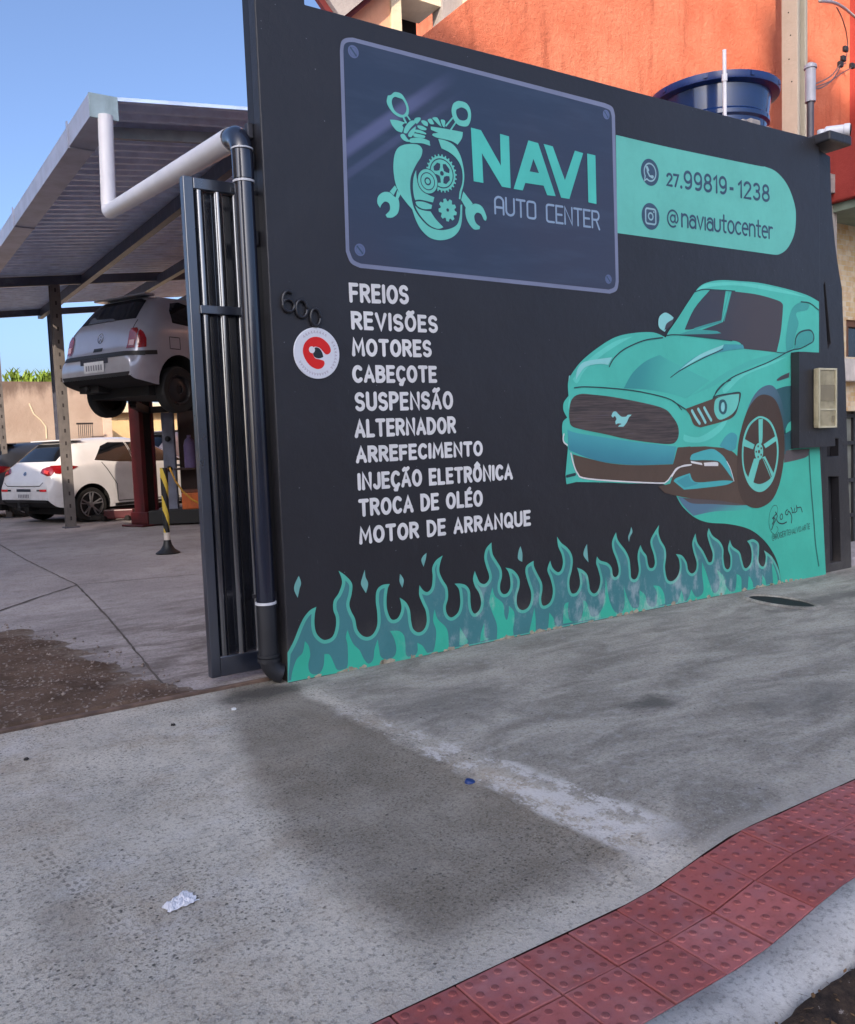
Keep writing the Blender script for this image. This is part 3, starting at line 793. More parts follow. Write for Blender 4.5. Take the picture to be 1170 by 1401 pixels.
# ---- brush lettering: every letter is strokes
def arc(cx, cy, rx, ry, a0, a1, n=9):
    return [(cx + rx*cos(radians(a0 + (a1-a0)*k/n)), cy + ry*sin(radians(a0 + (a1-a0)*k/n))) for k in range(n+1)]
def O_(w, h=1.0, y=0.0): return arc(w/2, y + h/2, w/2, h/2, 90, 450, 22)
G = {
 'A': (.62, [[(0,0),(.31,1),(.62,0)], [(.1,.32),(.52,.32)]]),
 'B': (.54, [[(0,0),(0,1),(.24,1)] + arc(.24,.77,.26,.23,90,-90) + [(0,.54)], [(0,.54),(.26,.54)] + arc(.26,.27,.28,.27,90,-90) + [(0,0)]]),
 'C': (.56, [arc(.32,.5,.32,.5,48,312,18)]),
 'D': (.58, [[(0,0),(0,1),(.16,1)] + arc(.16,.5,.42,.5,90,-90,14) + [(0,0)]]),
 'E': (.46, [[(.46,1),(0,1),(0,0),(.46,0)], [(0,.52),(.4,.52)]]),
 'F': (.46, [[(.46,1),(0,1),(0,0)], [(0,.5),(.4,.5)]]),
 'G': (.60, [arc(.32,.5,.32,.5,48,350,18) + [(.62,.42),(.38,.42)]]),
 'I': (.02, [[(.01,0),(.01,1)]]),
 'J': (.40, [[(.4,1),(.4,.3)] + arc(.2,.26,.2,.26,0,-160,8)]),
 'L': (.44, [[(0,1),(0,0),(.44,0)]]),
 'M': (.74, [[(0,0),(.06,1),(.37,.3),(.68,1),(.74,0)]]),
 'N': (.58, [[(0,0),(0,1),(.58,0),(.58,1)]]),
 'O': (.64, [O_(.64)]),
 'P': (.52, [[(0,0),(0,1),(.26,1)] + arc(.26,.74,.26,.26,90,-90) + [(0,.48)]]),
 'Q': (.64, [O_(.64), [(.38,.24),(.66,-.06)]]),
 'R': (.54, [[(0,0),(0,1),(.26,1)] + arc(.26,.75,.26,.25,90,-90) + [(0,.5)], [(.24,.5),(.54,0)]]),
 'S': (.52, [arc(.26,.75,.25,.25,30,270,12) + arc(.26,.25,.26,.25,90,-150,12)]),
 'T': (.58, [[(0,1),(.58,1)], [(.29,1),(.29,0)]]),
 'U': (.58, [[(0,1),(0,.3)] + arc(.29,.3,.29,.3,180,360,12) + [(.58,1)]]),
 'V': (.62, [[(0,1),(.31,0),(.62,1)]]),
 '1': (.20, [[(.0,.8),(.2,1),(.2,0)]]),
 '2': (.52, [arc(.26,.74,.25,.26,165,-30,10) + [(0,0),(.52,0)]]),
 '3': (.50, [arc(.24,.76,.23,.24,150,-90,10) + arc(.24,.27,.26,.27,90,-150,10)]),
 '7': (.50, [[(0,1),(.5,1),(.16,0)]]),
 '8': (.54, [arc(.27,.76,.22,.24,90,450,18), arc(.27,.26,.27,.26,90,450,18)]),
 '9': (.54, [arc(.27,.68,.26,.32,0,360,18), [(.53,.68)] + arc(.25,.34,.28,.34,0,-120,8)]),
 '.': (.04, [[(.0,.03),(.04,.03)]]), '-': (.30, [[(0,.42),(.3,.42)]]), ' ': (.22, []),
 '@': (1.0, [arc(.5,.48,.22,.24,0,360,14), [(.72,.72),(.72,.36)] + arc(.83,.36,.11,.14,180,330,5) + arc(.5,.48,.5,.56,-8,300,22)]),
 'n': (.46, [[(0,0),(0,.72)], [(0,.44)] + arc(.23,.46,.23,.25,180,0,9) + [(.46,0)]]),
 'a': (.46, [arc(.23,.24,.23,.24,20,340,14), [(.46,.5),(.46,0)], [(.46,.5)] + arc(.24,.48,.22,.22,10,150,7)]),
 'v': (.46, [[(0,.7),(.23,0),(.46,.7)]]),
 'i': (.02, [[(.01,0),(.01,.7)]]),
 'u': (.46, [[(0,.7),(0,.24)] + arc(.23,.24,.23,.24,180,360,9) + [(.46,.7)]]),
 't': (.36, [[(.16,1),(.16,.14)] + arc(.3,.14,.14,.14,180,280,4), [(0,.68),(.36,.68)]]),
 'o': (.50, [O_(.50, .72)]),
 'c': (.44, [arc(.25,.36,.25,.36,48,312,14)]),
 'e': (.48, [[(.02,.38),(.48,.38)] + arc(.24,.36,.24,.36,5,300,14)]),
 'r': (.28, [[(0,0),(0,.72)], [(0,.42)] + arc(.2,.46,.2,.24,170,60,5)]),
 # squared letters of the sign plate
 'a2': (.5, [[(0,0),(0,.72)] + arc(.25,.72,.25,.28,180,0,10) + [(.5,0)], [(0,.38),(.5,.38)]]),
 'u2': (.48, [[(0,1),(0,.26)] + arc(.24,.26,.24,.26,180,360,10) + [(.48,1)]]),
 't2': (.5, [[(0,1),(.5,1)], [(.25,1),(.25,0)]]),
 'o2': (.5, [arc(.14,.86,.14,.14,90,180,4) + arc(.14,.14,.14,.14,180,270,4) + arc(.36,.14,.14,.14,270,360,4) + arc(.36,.86,.14,.14,0,90,4) + [(.14,1)]]),
 'c2': (.46, [[(.46,1),(.14,1)] + arc(.14,.86,.14,.14,90,180,4) + arc(.14,.14,.14,.14,180,270,4) + [(.46,0)]]),
 'e2': (.42, [[(.42,1),(0,1),(0,0),(.42,0)], [(0,.5),(.36,.5)]]),
 'n2': (.46, [[(0,0),(0,1),(.46,0),(.46,1)]]),
 'r2': (.46, [[(0,0),(0,1),(.3,1)] + arc(.3,.74,.16,.26,90,-90,6) + [(0,.48)], [(.26,.48),(.48,-.08)]]),
}
ACC = {'Ã': ('A', 't'), 'Õ': ('O', 't'), 'Ê': ('E', 'c'), 'Ô': ('O', 'c'), 'É': ('E', 'a'), 'Ç': ('C', 's'), 'Ó': ('O', 'a')}
def glyph(ch):
    if ch in ACC:
        b, a = ACC[ch]; w, st = G[b]; st = [list(q) for q in st]; m = w / 2
        if a == 't': st.append([(m-.2, 1.13), (m-.1, 1.22), (m+.08, 1.16), (m+.2, 1.25)])
        if a == 'c': st.append([(m-.16, 1.14), (m, 1.28), (m+.16, 1.14)])
        if a == 'a': st.append([(m-.04, 1.14), (m+.12, 1.32)])
        if a == 's': st.append([(m+.02, 0), (m+.04, -.1), (m+.1, -.14), (m+.06, -.24), (m-.06, -.24)])
        return w, st
    return G[ch]
def write(P, chars, p0, p1, h, sw, gap=0.2, wob=0.012, sp=None):
    """letters from p0 to p1 (wall x,z), cap height h, stroke width sw"""
    total = -gap
    for c in chars: total += glyph(c)[0] + gap
    p0 = Vector(p0); p1 = Vector(p1); d = p1 - p0; L = d.length; d = d.normalized()
    kx = L / total; x = 0.0
    for c in chars:
        w, st = glyph(c); dy = random.uniform(-wob, wob) * h; kk = 1 + random.uniform(-wob, wob) * 2
        for q in st:
            P.stroke([p0 + d * ((x + a) * kx) + Vector((0, b * h * kk + dy)) for a, b in q], sw * (1 + random.uniform(-wob, wob)*4))
        x += w + gap
TX = (380, 370, 3.25)
LINES = [('FREIOS', 318,143, 55, 583,152), ('REVISÕES', 327,263, 180, 712,279), ('MOTORES', 330,382, 300, 685,387), ('CABEÇOTE', 332,500, 420, 708,500),
         ('SUSPENSÃO', 343,627, 540, 780,617), ('ALTERNADOR', 342,745, 662, 793,725), ('ARREFECIMENTO', 347,858, 782, 912,825),
         ('INJEÇÃO ELETRÔNICA', 355,980, 900, 1045,930), ('TROCA DE OLÉO', 360,1097, 1016, 912,1048), ('MOTOR DE ARRANQUE', 362,1220, 1140, 1125,1135)]
for s_, x0, y0, yt, x1, y1 in LINES:
    a = px(380 + x0/3.25, 370 + y0/3.25); b = px(380 + x1/3.25, 370 + y1/3.25); t = px(380 + x0/3.25, 370 + yt/3.25)
    P = Paint(2); h = t.y - a.y; sw = 0.0195
    write(P, s_, (a.x + sw/2, a.y + sw/2), (b.x - sw/2, b.y + sw/2), h - sw, sw, 0.33)
    P.out('service_lettering', WHITE, mw)
P = Paint(6)
a = px(630 + 268/5.85, 165 + 742/5.85); b = px(630 + 603/5.85, 165 + 788/5.85); t = px(630 + 268/5.85, 165 + 590/5.85)
write(P, ['a2','u2','t2','o2'], (a.x + .006, a.y), (b.x - .005, b.y), t.y - a.y - .012, 0.0125, 0.16, 0.0)
a = px(630 + 688/5.85, 165 + 808/5.85); b = px(630 + 1110/5.85, 165 + 862/5.85); t = px(630 + 682/5.85, 165 + 655/5.85)
write(P, ['c2','e2','n2','t2','e2','r2'], (a.x, a.y), (b.x - .005, b.y), t.y - a.y - .012, 0.0125, 0.15, 0.0)
P.out('plate_lettering', PALE, pe)

# ---- the teal contact band
B6 = (830, 170, 3.441)
bd = Paint(0.5).poly(shape('43,50* 300,110 700,193 745,200 800,225 850,285 883,370 891,440 882,520 850,585 812,612 780,613* 400,560 50,512*', B6)).out('contact_band', BAND, mw)
Z8 = (860, 205, 5.571)
def z8(x, y): return px(860 + x/5.571, 205 + y/5.571)
ic = Paint(3); c1 = z8(161, 172); c2 = z8(166, 508)
ic.poly(circ(c1, 0.083)); ic.poly(circ(c2, 0.083))
ic.out('contact_icon', NAVY, bd)
ii = Paint(5)
ii.stroke([c1 + Vector((cos(radians(t)), sin(radians(t)))) * 0.054 for t in range(-125, 222, 12)] + [c1 + Vector((-.052, -.058)), c1 + Vector((cos(radians(-125)), sin(radians(-125)))) * .054], 0.0095)
ii.stroke([c1 + Vector(v) for v in ((-.026,.022),(-.024,.0),(-.006,-.022),(.022,-.03))], 0.012)
ii.stroke([c1 + Vector(v) for v in ((-.028,.026),(-.018,.012))], 0.019); ii.stroke([c1 + Vector(v) for v in ((.012,-.026),(.024,-.024))], 0.018)
q = 0.047; r_ = 0.016
ii.stroke([c2 + Vector(v) for v in arc(q-r_, q-r_, r_, r_, 0, 90, 4) + arc(-q+r_, q-r_, r_, r_, 90, 180, 4) + arc(-q+r_, -q+r_, r_, r_, 180, 270, 4) + arc(q-r_, -q+r_, r_, r_, 270, 360, 4)], 0.011, True)
ii.stroke(circ(c2, 0.021, 24), 0.010, True); ii.poly(circ(c2 + Vector((.03, .03)), 0.006, 10))
ii.out('icon_sign', paint_mat('icon_pale_paint', (0.30, 0.48, 0.52, 1)), bd)
tp = Paint(3)
write(tp, '27', z8(292, 268), z8(378, 281), (z8(292, 182) - z8(292, 268)).y, 0.0165, 0.22, 0.0)
tp.poly(circ(z8(400, 284), 0.0115, 14))
h_ = (z8(420, 165) - z8(420, 290)).y
write(tp, '99819', z8(424, 290), z8(742, 334), h_, 0.0185, 0.24, 0.0)
tp.stroke([z8(768, 295), z8(798, 299)], 0.021, cap=False)
write(tp, '1238', z8(838, 358), z8(1068, 391), h_, 0.0185, 0.25, 0.0)
write(tp, '@', z8(296, 574), z8(375, 582), (z8(296, 462) - z8(296, 574)).y, 0.0125, 0.2, 0.0)
write(tp, 'naviautocenter', z8(405, 584), z8(1092, 677), (z8(405, 452) - z8(405, 584)).y, 0.0155, 0.15, 0.0)
tp.out('contact_lettering', NAVY, bd)

# ---- teal ground at the right end, shadow of the painted car
RG = (720, 660, 2.6)
rg = Paint(0.5).poly(shape('530,40* 555,85 600,125 650,143 720,148 790,165 840,200 875,245 895,290 908,358* 1066,329* 1042,-150* 800,-150* 560,-60*', RG)).out('teal_backdrop', paint_mat('backdrop_teal_paint', (0.058, 0.47, 0.35, 1)), mw)
D_ = (920, 520, 5.571)
Paint(1.5).stroke(line('1040,545 1048,700 1058,850 1075,1050 1090,1250 1115,1420', D_), 0.018, cap=False).out('plaster_joint', paint_mat('joint_green_paint', (0.02, 0.16, 0.13, 1)), rg)
Paint(1.3).poly(shape('80,900* 250,905 420,918 600,945 500,955 300,945 150,940', D_)).poly(shape('850,535* 1045,525* 1030,580 945,610 850,630*', D_)).out('painted_ground_shade', paint_mat('shade_brown_paint', (0.10, 0.085, 0.09, 1)), rg)

# ---- the flames
F1 = (385, 740, 4.875); F2 = (570, 725, 5.85); F3 = (735, 710, 6.158); F4 = (890, 690, 4.776)
fl = [('40,745 80,670 120,570 150,510 190,462 232,440* 222,490 220,560 235,620 275,658 315,655 345,630 362,570 362,510 345,460 348,400 380,350 402,290 400,250 380,198* 430,235 470,285 468,350 452,420 465,470 490,520 505,590 540,632 580,640 615,615 638,560 638,480 628,400 635,330 670,295 722,287* 708,320 700,390 705,460 730,520 765,522 790,490 800,440 788,378* 830,410 855,460 865,540 880,590 915,610 950,590 968,540 962,470 940,420 918,360 920,295* 945,330 975,340 1000,310 1008,240 1005,180 1030,130 1075,97* 1060,140 1052,200 1075,260 1105,310 1110,380 1095,440 1105,490', F1),
      ('280,700 330,660 348,590 345,520 335,470 302,430* 350,430 395,445 425,490 430,580 440,640 465,670 500,640 515,580 500,510 465,450 450,390 465,328* 480,370 505,420 545,432 575,400 578,360 555,290 540,220 555,150 598,100* 600,150 610,200 640,250 675,310 682,370 668,430 668,480 690,512 725,505 748,460 748,400 735,340 710,302* 760,315 800,350 823,400 820,460 803,520 800,580 815,625 850,642 890,620 912,570 915,500 890,420 870,340 880,285 935,247* 938,290 965,350 1000,420 1005,480 995,550 1005,600 1030,605 1065,580 1085,530 1088,470 1070,390 1045,320 1068,245* 1085,300', F2),
      ('170,448 200,430 215,370 205,300 175,230 165,148* 200,200 250,240 285,290 298,350 290,430 270,510 272,580 290,625 325,622 352,580 360,530 350,460 335,410* 380,430 420,470 435,540 445,600 475,628 505,610 525,560 530,500 510,420 495,370 502,315* 530,350 590,370 625,410 635,470 655,490 680,470 685,420 665,340 635,260 630,190 662,112* 675,170 700,210 745,270 775,340 785,430 790,490 815,510 840,490 855,430 845,340 848,280 868,220* 890,270 920,310 930,370 945,410 975,410 990,370 980,300 955,220 960,160 1025,50* 1020,110 1040,180 1075,240 1085,310 1075,400 1085,480 1105,520', F3),
      ('145,500 175,470 190,420 185,360 165,325* 205,335 235,380 245,430 270,452 295,430 300,380 280,310 272,250 293,190* 305,250 340,300 365,350 380,378 400,370 405,320 385,260 370,200 380,155* 405,205 450,240 475,290 475,350 485,410 505,425 520,400 520,340 505,290 518,232* 535,275 580,310 595,360 610,410 630,415 655,380 660,320 650,270 630,240* 670,228 705,255 708,310 705,370 725,405 745,395 752,340 740,300* 790,340 825,400 845,460 852,512*', F4)]
FP = []; FC = []
for s_, z_ in fl:
    p_, c_ = parse(s_, z_); FP += p_; FC += c_
FC[0] = True
top = smooth(FP, FC, False)
XB0 = px(393, 935).x; XB1 = top[-1].x
top = [Vector((max(p.x, XB0 + 0.002), p.y)) for p in top]
base = [Vector((XB1, 0.004)), Vector((XB0 + 0.002, 0.004))]
fo = Paint(2).poly(top + base).out('painted_flames', FLAME, mw)
# the blue body of the flames: the outline drawn in by the width of its teal edge
WB = 0.0185
ins = []
for i, p in enumerate(top):
    a = top[max(i-1, 0)]; b = top[min(i+1, len(top)-1)]
    d = (b - a)
    if d.length < 1e-6: continue
    d = d.normalized(); q = p + Vector((d.y, -d.x)) * WB
    if q.y < 0.02 or q.x < XB0 + 0.003: continue
    ok = True
    for c, e in zip(top, top[1:]):
        if abs(c.x - q.x) > 0.12: continue
        v = e - c; L2 = v.length_squared
        t = 0 if L2 < 1e-12 else max(0, min(1, (q - c).dot(v) / L2))
        if (q - (c + v * t)).length < WB * 0.93: ok = False; break
    if ok: ins.append(q)
Paint(3).poly(ins + [Vector((XB1 - 0.02, 0.012)), Vector((XB0 + 0.004, 0.012))]).out('flame_body', FBLUE, fo)
lk = Paint(4)
for s_, z_ in (('62,935* 72,870 100,790 140,745 155,668* 180,700 190,760 178,820 185,870 215,890 255,880 280,830 285,755* 320,760 350,820 370,858 410,855 440,830 440,700 428,640 440,592* 455,640 480,690 520,730 550,790 580,818 610,790 620,720 640,655* 650,720 660,770 700,790 750,770 765,720 750,650 722,600* 780,600 815,630 825,690 830,760 870,775 905,740 905,680* 940,700 970,745 1000,752 1022,700 1030,600 1010,530 1020,455* 1040,520 1090,570 1110,620 1115,728* 900,775* 480,862*', F1),
               ('345,780* 375,830 410,890* 400,915* 340,925*', F2), ('540,740* 545,850 580,870* 505,895* 515,820', F2),
               ('605,460* 625,530 690,590 700,680 720,720 735,660 735,605* 775,650 780,720 770,790 775,850* 640,875* 640,760 600,650 580,570', F2),
               ('940,620* 950,720 950,818* 895,830* 920,720', F2), ('1060,665* 1095,710 1100,760 1140,765* 1050,795*', F2),
               ('100,790* 130,830 145,885* 95,905*', F3),
               ('225,730 262,700* 255,770 270,850 320,868 365,840 385,770 385,685* 410,700 435,770 450,815 490,820 525,790 560,700 575,490* 590,600 610,700 650,780 695,795 725,760 735,680 725,560* 755,660 790,735 815,750 855,735 860,600* 905,640 925,710 960,740 1000,720 1005,620 975,560* 1030,570 1065,630 1075,712* 900,772* 600,822* 215,882*', F3),
               ('175,640* 190,600 200,560* 220,632*', F4), ('235,630* 250,600 265,555* 290,600 320,600 345,560 335,450 335,375* 360,440 385,520 410,578 440,560 450,500 430,425* 475,470 490,530 520,568 550,560 560,500 560,455* 590,480 592,572* 420,600*', F4),
               ('640,465* 665,510 668,557* 632,564*', F4), ('730,460* 750,500 754,540* 726,545*', F4), ('790,370* 810,420 825,470 832,520* 800,530*', F4)):
    lk.poly(shape(s_, z_))
lk.out('flame_lick', LICK, fo)
dr = Paint(2)
for s_, z_ in (('115,232* 130,280 120,320 108,380* 85,330 88,290', F1), ('555,192* 560,240 578,285 563,348* 530,290 540,240', F1), ('790,220* 815,260 805,312* 787,270', F1),
               ('967,80* 962,120 947,172* 932,130 945,100', F1), ('830,130* 845,190 843,255* 810,230 815,170', F2), ('418,210* 422,270 430,365* 390,310 395,260', F3),
               ('790,65* 800,110 780,150 772,195* 765,150 780,110', F3)):
    dr.poly(shape(s_, z_))
dr.out('flame_spark', paint_mat('spark_paint', (0.17, 0.42, 0.39, 1)), fo)

# crumbled plaster along the foot of the wall
ch = Paint(6); rn_ = random.Random(4)
for k in range(85):
    xx = rn_.uniform(XB0 + .02, XR - .05)
    if rn_.random() < 0.35: xx = rn_.choice((1.95, 2.2, 2.6, 3.1, 3.9, 5.6)) + rn_.gauss(0, .12)
    if not XB0 + .02 < xx < XR - .05: continue
    w_, h_ = rn_.uniform(.006, .03), rn_.uniform(.004, .016)
    ch.poly([Vector((xx + w_*cos(t)*rn_.uniform(.6, 1.2), max(.001, .004 + h_*sin(t)*rn_.uniform(.6, 1.3) + h_*.4))) for t in [2*pi*q/9 for q in range(9)]])
ch.mb.build('plaster_chip', mat('crumbled_plaster', rgb(168, 158, 138), .9, var=.3, vs=20), mw, fix=False)['kind'] = 'stuff'

# ---- the painted car
def fade_mat(name, c1, c2, a, b, k=0.22):
    """airbrushed blend of two paints from point a to point b of the wall"""
    g = NG(name); p = g.pos(); x, _, z = g.xyz(p)
    a = px(*a); b = px(*b); d = b - a; L = d.length_squared
    t = g.math('ADD', g.math('MULTIPLY', g.math('SUBTRACT', x, a.x), d.x / L), g.math('MULTIPLY', g.math('SUBTRACT', z, a.y), d.y / L))
    t = g.math('ADD', t, g.math('MULTIPLY', g.math('SUBTRACT', g.noise(p, 7, 5, 0.6), 0.5), k))
    return g.done(g.mix(g.step(t, 0.0, 1.0), c1, c2), 0.5, 0, 0.4)
TEALC = (0.078, 0.50, 0.40, 1)
HOODF = fade_mat('hood_fade_paint', (0.045, 0.29, 0.29, 1), (0.075, 0.46, 0.385, 1), (868, 500), (925, 520))
BUMPF = fade_mat('bumper_fade_paint', (0.075, 0.38, 0.42, 1), (0.045, 0.22, 0.29, 1), (850, 590), (846, 640))
GLASSF = fade_mat('windscreen_fade_paint', (0.048, 0.052, 0.072, 1), (0.070, 0.060, 0.068, 1), (960, 430), (1035, 440), 0.7)
SHADF = fade_mat('shadow_fade_paint', (0.10, 0.19, 0.27, 1), (0.07, 0.42, 0.36, 1), (985, 685), (990, 712), 0.3)
ARCHF = fade_mat('arch_fade_paint', (0.085, 0.15, 0.21, 1), (0.035, 0.10, 0.12, 1), (1030, 550), (1075, 600))
O7 = (760, 370, 2.854); A_ = (770, 430, 7.8); B_ = (890, 375, 4.875); C_ = (765, 520, 6.5)
pc = Paint(3).poly(shape('430,262* 380,242 300,245 230,262 160,305 100,355 62,405 48,440 50,490* 32,515 30,545 45,575* 28,592 25,630 32,670 48,690* 38,800* 42,835* 80,826* 200,828 300,832 410,830* 480,860* 600,850* 690,825* 720,870* 800,720* 900,690* 935,640* 1028,640* 1028,122* 985,98 930,80 860,62 790,48 720,42 650,38 600,45 560,65 520,120 475,190 440,240', O7)).out('painted_car', TEAL, mw)
def cp(layer, name, m, *shapes, lines=()):
    P = Paint(layer)
    for s_, z_ in shapes: P.poly(shape(s_, z_))
    for s_, z_, w in lines: P.stroke(line(s_, z_), w)
    return P.out(name, m, pc)
cp(4, 'painted_bumper_shade', BROWN,
   ('118,660* 250,695 450,740 700,757 1010,748* 1050,600* 1165,590* 1170,750* 1080,770 1030,810 990,870 940,912 850,917 500,900 230,870 170,840 140,780', C_),
   ('45,512* 250,505* 420,520* 500,600 500,800 560,950* 350,918 150,903 30,882* -60,860* -110,812* -20,790* 0,730* 30,640*', D_))
cp(5, 'painted_bumper', BUMPF, ('70,440* 150,470 400,510 700,555 1040,590* 1010,745* 700,755 430,735 250,690 80,620*', C_))
cp(5, 'painted_hood_shade', HOODF, ('265,460* 300,400 350,355 405,330* 440,350 480,370 560,410 600,430* 510,500* 440,480 350,465', O7), ('500,500* 560,470 660,400 760,350* 900,312* 905,330* 800,360 700,400 620,450*', O7))
cp(5.5, 'painted_window_teal', CSHADE, ('905,520* 900,440 920,300 950,220 1000,190 1060,205* 1040,240 970,260 985,330 960,420 950,490*', B_))
cp(6, 'painted_scoop', CBLUE, ('660,288* 730,290* 735,305* 640,320 540,355 455,412* 540,340', O7), ('355,502* 400,430 450,400 490,430 480,520* 440,540', D_))
cp(7, 'painted_highlight', CLITE, ('480,390* 560,330 655,290* 640,310 560,345', O7), ('135,700* 150,590 220,510 400,475 520,460* 480,540* 380,530 240,560 170,640', A_),
   ('75,650* 55,720* 60,660*', A_))
cp(4.5, 'painted_mint_edge', paint_mat('mint_highlight_paint', (0.125, 0.60, 0.50, 1)), ('545,88* 562,66 602,50 720,47 860,68 985,106* 860,84 720,60 606,64', O7), ('650,462* 720,402 850,352 900,338* 850,364 735,412 664,478', O7),
   ('66,425* 104,372 160,322 235,275 300,258* 240,292 170,340 112,392 84,440', O7), ('500,640* 560,650 640,600 690,540* 650,620 580,668 505,668', O7), ('60,470* 55,500 62,560* 48,530', O7))
cp(5, 'painted_windscreen', GLASSF, ('395,105* 500,105* 470,310* 290,365 225,370* 290,230', B_),
   ('540,115* 700,135 830,170 875,195 880,240 865,400 838,522* 620,498* 590,455 520,440 430,430 200,405* 330,375 480,320*', B_))
cp(6, 'painted_dash', CSHADE, ('180,405* 290,372 440,380* 470,395* 400,400 260,402', B_), lines=(('290,368 380,340 470,316', B_, 0.014), ('470,312 500,200 522,115', B_, 0.008), ('488,312 515,200 536,118', B_, 0.008)))
cp(6, 'painted_grille', GRILLE, ('180,125 300,130 500,155 800,215 940,260 1000,320 1050,400 1060,480 1040,540 990,568 850,560 600,525 400,480 200,440 110,410 88,360 85,270 110,170', C_))
cp(7, 'painted_horse_badge', CLITE, ('460,320* 475,285 500,280 520,300 550,325 590,325 605,310 640,308* 615,335 600,370 580,400 565,415* 520,415* 530,400* 550,390 520,385 500,395* 495,370 505,345 490,320 475,335*', C_))
cp(5, 'painted_left_mirror', CLITE, ('400,205 405,180 425,165 445,172 460,185* 440,215 425,240* 405,225', O7))
cp(6, 'painted_mirror_shade', GREYV, ('90,375* 105,330 150,300* 135,345', B_), ('838,705* 870,680 925,655* 920,690* 850,712', B_))
cp(7, 'painted_right_mirror', CSHADE, ('960,470* 965,420 1000,385 1060,375 1085,410 1080,450 950,505*', B_), lines=())
cp(8, 'painted_outline', LINE, lines=(('130,70 220,60 420,70 640,92 860,135 1010,185 1085,265', C_, 0.007), ('490,560 540,470 640,380 780,310 900,270 1060,250', A_, 0.008),
   ('415,820 460,760 540,690 680,630 800,580 930,510 1000,495 1075,455', B_, 0.008), ('1000,185 1060,195 1118,240', B_, 0.008), ('105,410 180,405 420,430 540,445', B_, 0.007),
   ('960,470 968,420 1000,385 1060,375 1085,410 1080,450', B_, 0.012), ('130,690 200,640 330,570 480,500', B_, 0.006), ('305,140 340,120 430,105 505,95 512,130 490,210 460,270', D_, 0.010),
   ('310,140 330,85 380,30 440,0', D_, 0.007), ('290,120 350,102 430,106 560,114', B_, 0.007), ('838,522 900,525 960,500', B_, 0.006), ('65,855 135,838', C_, 0.018), ('0,160 60,200 95,222', D_, 0.009)))
cp(6, 'painted_headlight', BROWN, ('95,220* 300,145* 330,130 500,95* 515,110 500,200 470,270 400,310 210,362* 160,340 130,270', D_))
cp(7, 'painted_lens', TEAL2, ('335,140 420,115 505,105* 495,190 460,250 400,290 350,300 318,250 315,190', D_))
cp(8, 'painted_bulb', CDARK, ('355,160 390,150 412,190 405,245 378,262 350,230', D_))
cp(8.5, 'painted_lamp_bar', CLITE, ('372,175 388,172 394,210 385,240 370,235 365,205', D_), lines=(('145,235 172,285 202,330', D_, 0.022), ('192,222 222,275 246,322', D_, 0.022), ('238,212 264,260 290,305', D_, 0.022)))
cp(6, 'painted_fog_flap', paint_mat('fog_teal_paint', (0.075, 0.43, 0.44, 1)), ('135,585* 160,560 290,525 350,550 400,600 440,690 465,770* 430,720 370,640 330,615 235,610 140,610', D_),
   ('5,770* 30,745 130,710* 150,760 200,780 380,765 465,770* 400,800 200,825 85,835*', D_))
cp(7, 'painted_fog_lamp', WHITE, ('235,630* 335,625 345,655* 240,655*', D_), ('135,615* 220,632* 225,648* 140,632*', D_), lines=(('100,650 125,750 160,830 220,872 500,898 880,916 950,903 1000,840 1050,780 1165,755', C_, 0.009), ('-8,735 30,680 80,652 140,645', D_, 0.009), ('38,480 30,520 40,555 68,578', C_, 0.009), ('465,770 440,680 410,620', D_, 0.006)))
cp(7.5, 'painted_lip', CBLUE, ('25,770* 120,722* 140,770 190,790 90,820*', D_))
cp(4, 'painted_side_shade', CDARK, ('790,70* 860,48 925,42* 925,520* 860,540* 850,400 840,250', D_))
cp(5, 'painted_sill', TEAL, ('850,400* 880,330 925,300* 920,370* 850,412*', D_))
cp(5, 'painted_wheel_arch', ARCHF, ('500,600* 510,430 550,280 600,150 660,70 730,38 780,60 825,150 855,300 862,450 860,560* 700,700*', D_))
Paint(1.2).poly(shape('40,890* 150,905 350,915 560,945 650,955 800,885* 720,945 520,990 320,1002 160,1035* 85,960', D_)).out('painted_shadow', SHADF, rg)
tyre = shape('700,110 780,150 830,280 850,450 845,620 810,800 750,920 650,975 560,950 510,870 490,740 490,580 510,420 560,250 630,140', D_)
cp(6, 'painted_tyre', paint_mat('tyre_brown_paint', (0.07, 0.045, 0.034, 1)), ('700,110 780,150 830,280 850,450 845,620 810,800 750,920 650,975 560,950 510,870 490,740 490,580 510,420 560,250 630,140', D_))
rm = Paint(7)
rm.poly(shape('672,275 740,310 785,400 805,520 795,650 760,770 700,840 640,850 580,800 540,700 525,580 535,450 570,350 620,295', D_),
        shape('672,290 732,325 772,405 792,520 784,640 750,740 690,785 640,790 590,760 550,690 537,580 547,455 580,362 625,310', D_))
for s_ in ('652,300* 685,295* 680,470 655,480*', '690,490* 780,428* 790,462* 705,520*', '680,590* 702,580* 772,720* 745,745*', '618,598* 662,598* 610,790* 572,745*', '538,445* 622,492* 610,528* 530,500*'):
    rm.poly(shape(s_, D_))
hc = px(920 + 655/5.571, 520 + 545/5.571)
rm.poly([hc + Vector((0.05*cos(t*pi/10), 0.062*sin(t*pi/10))) for t in range(20)])
rm.out('painted_rim', TEAL2, pc)
rh = Paint(8.5)
for k in range(5):
    a = pi/2 + k*2*pi/5 + 0.3; rh.poly(circ(hc + Vector((0.032*cos(a), 0.04*sin(a))), 0.009, 12))
rh.poly(circ(hc, 0.013, 14)); rh.stroke(line('690,600 720,660 748,735', D_), 0.009)
rh.out('painted_hub_bolt', BROWN, pc)

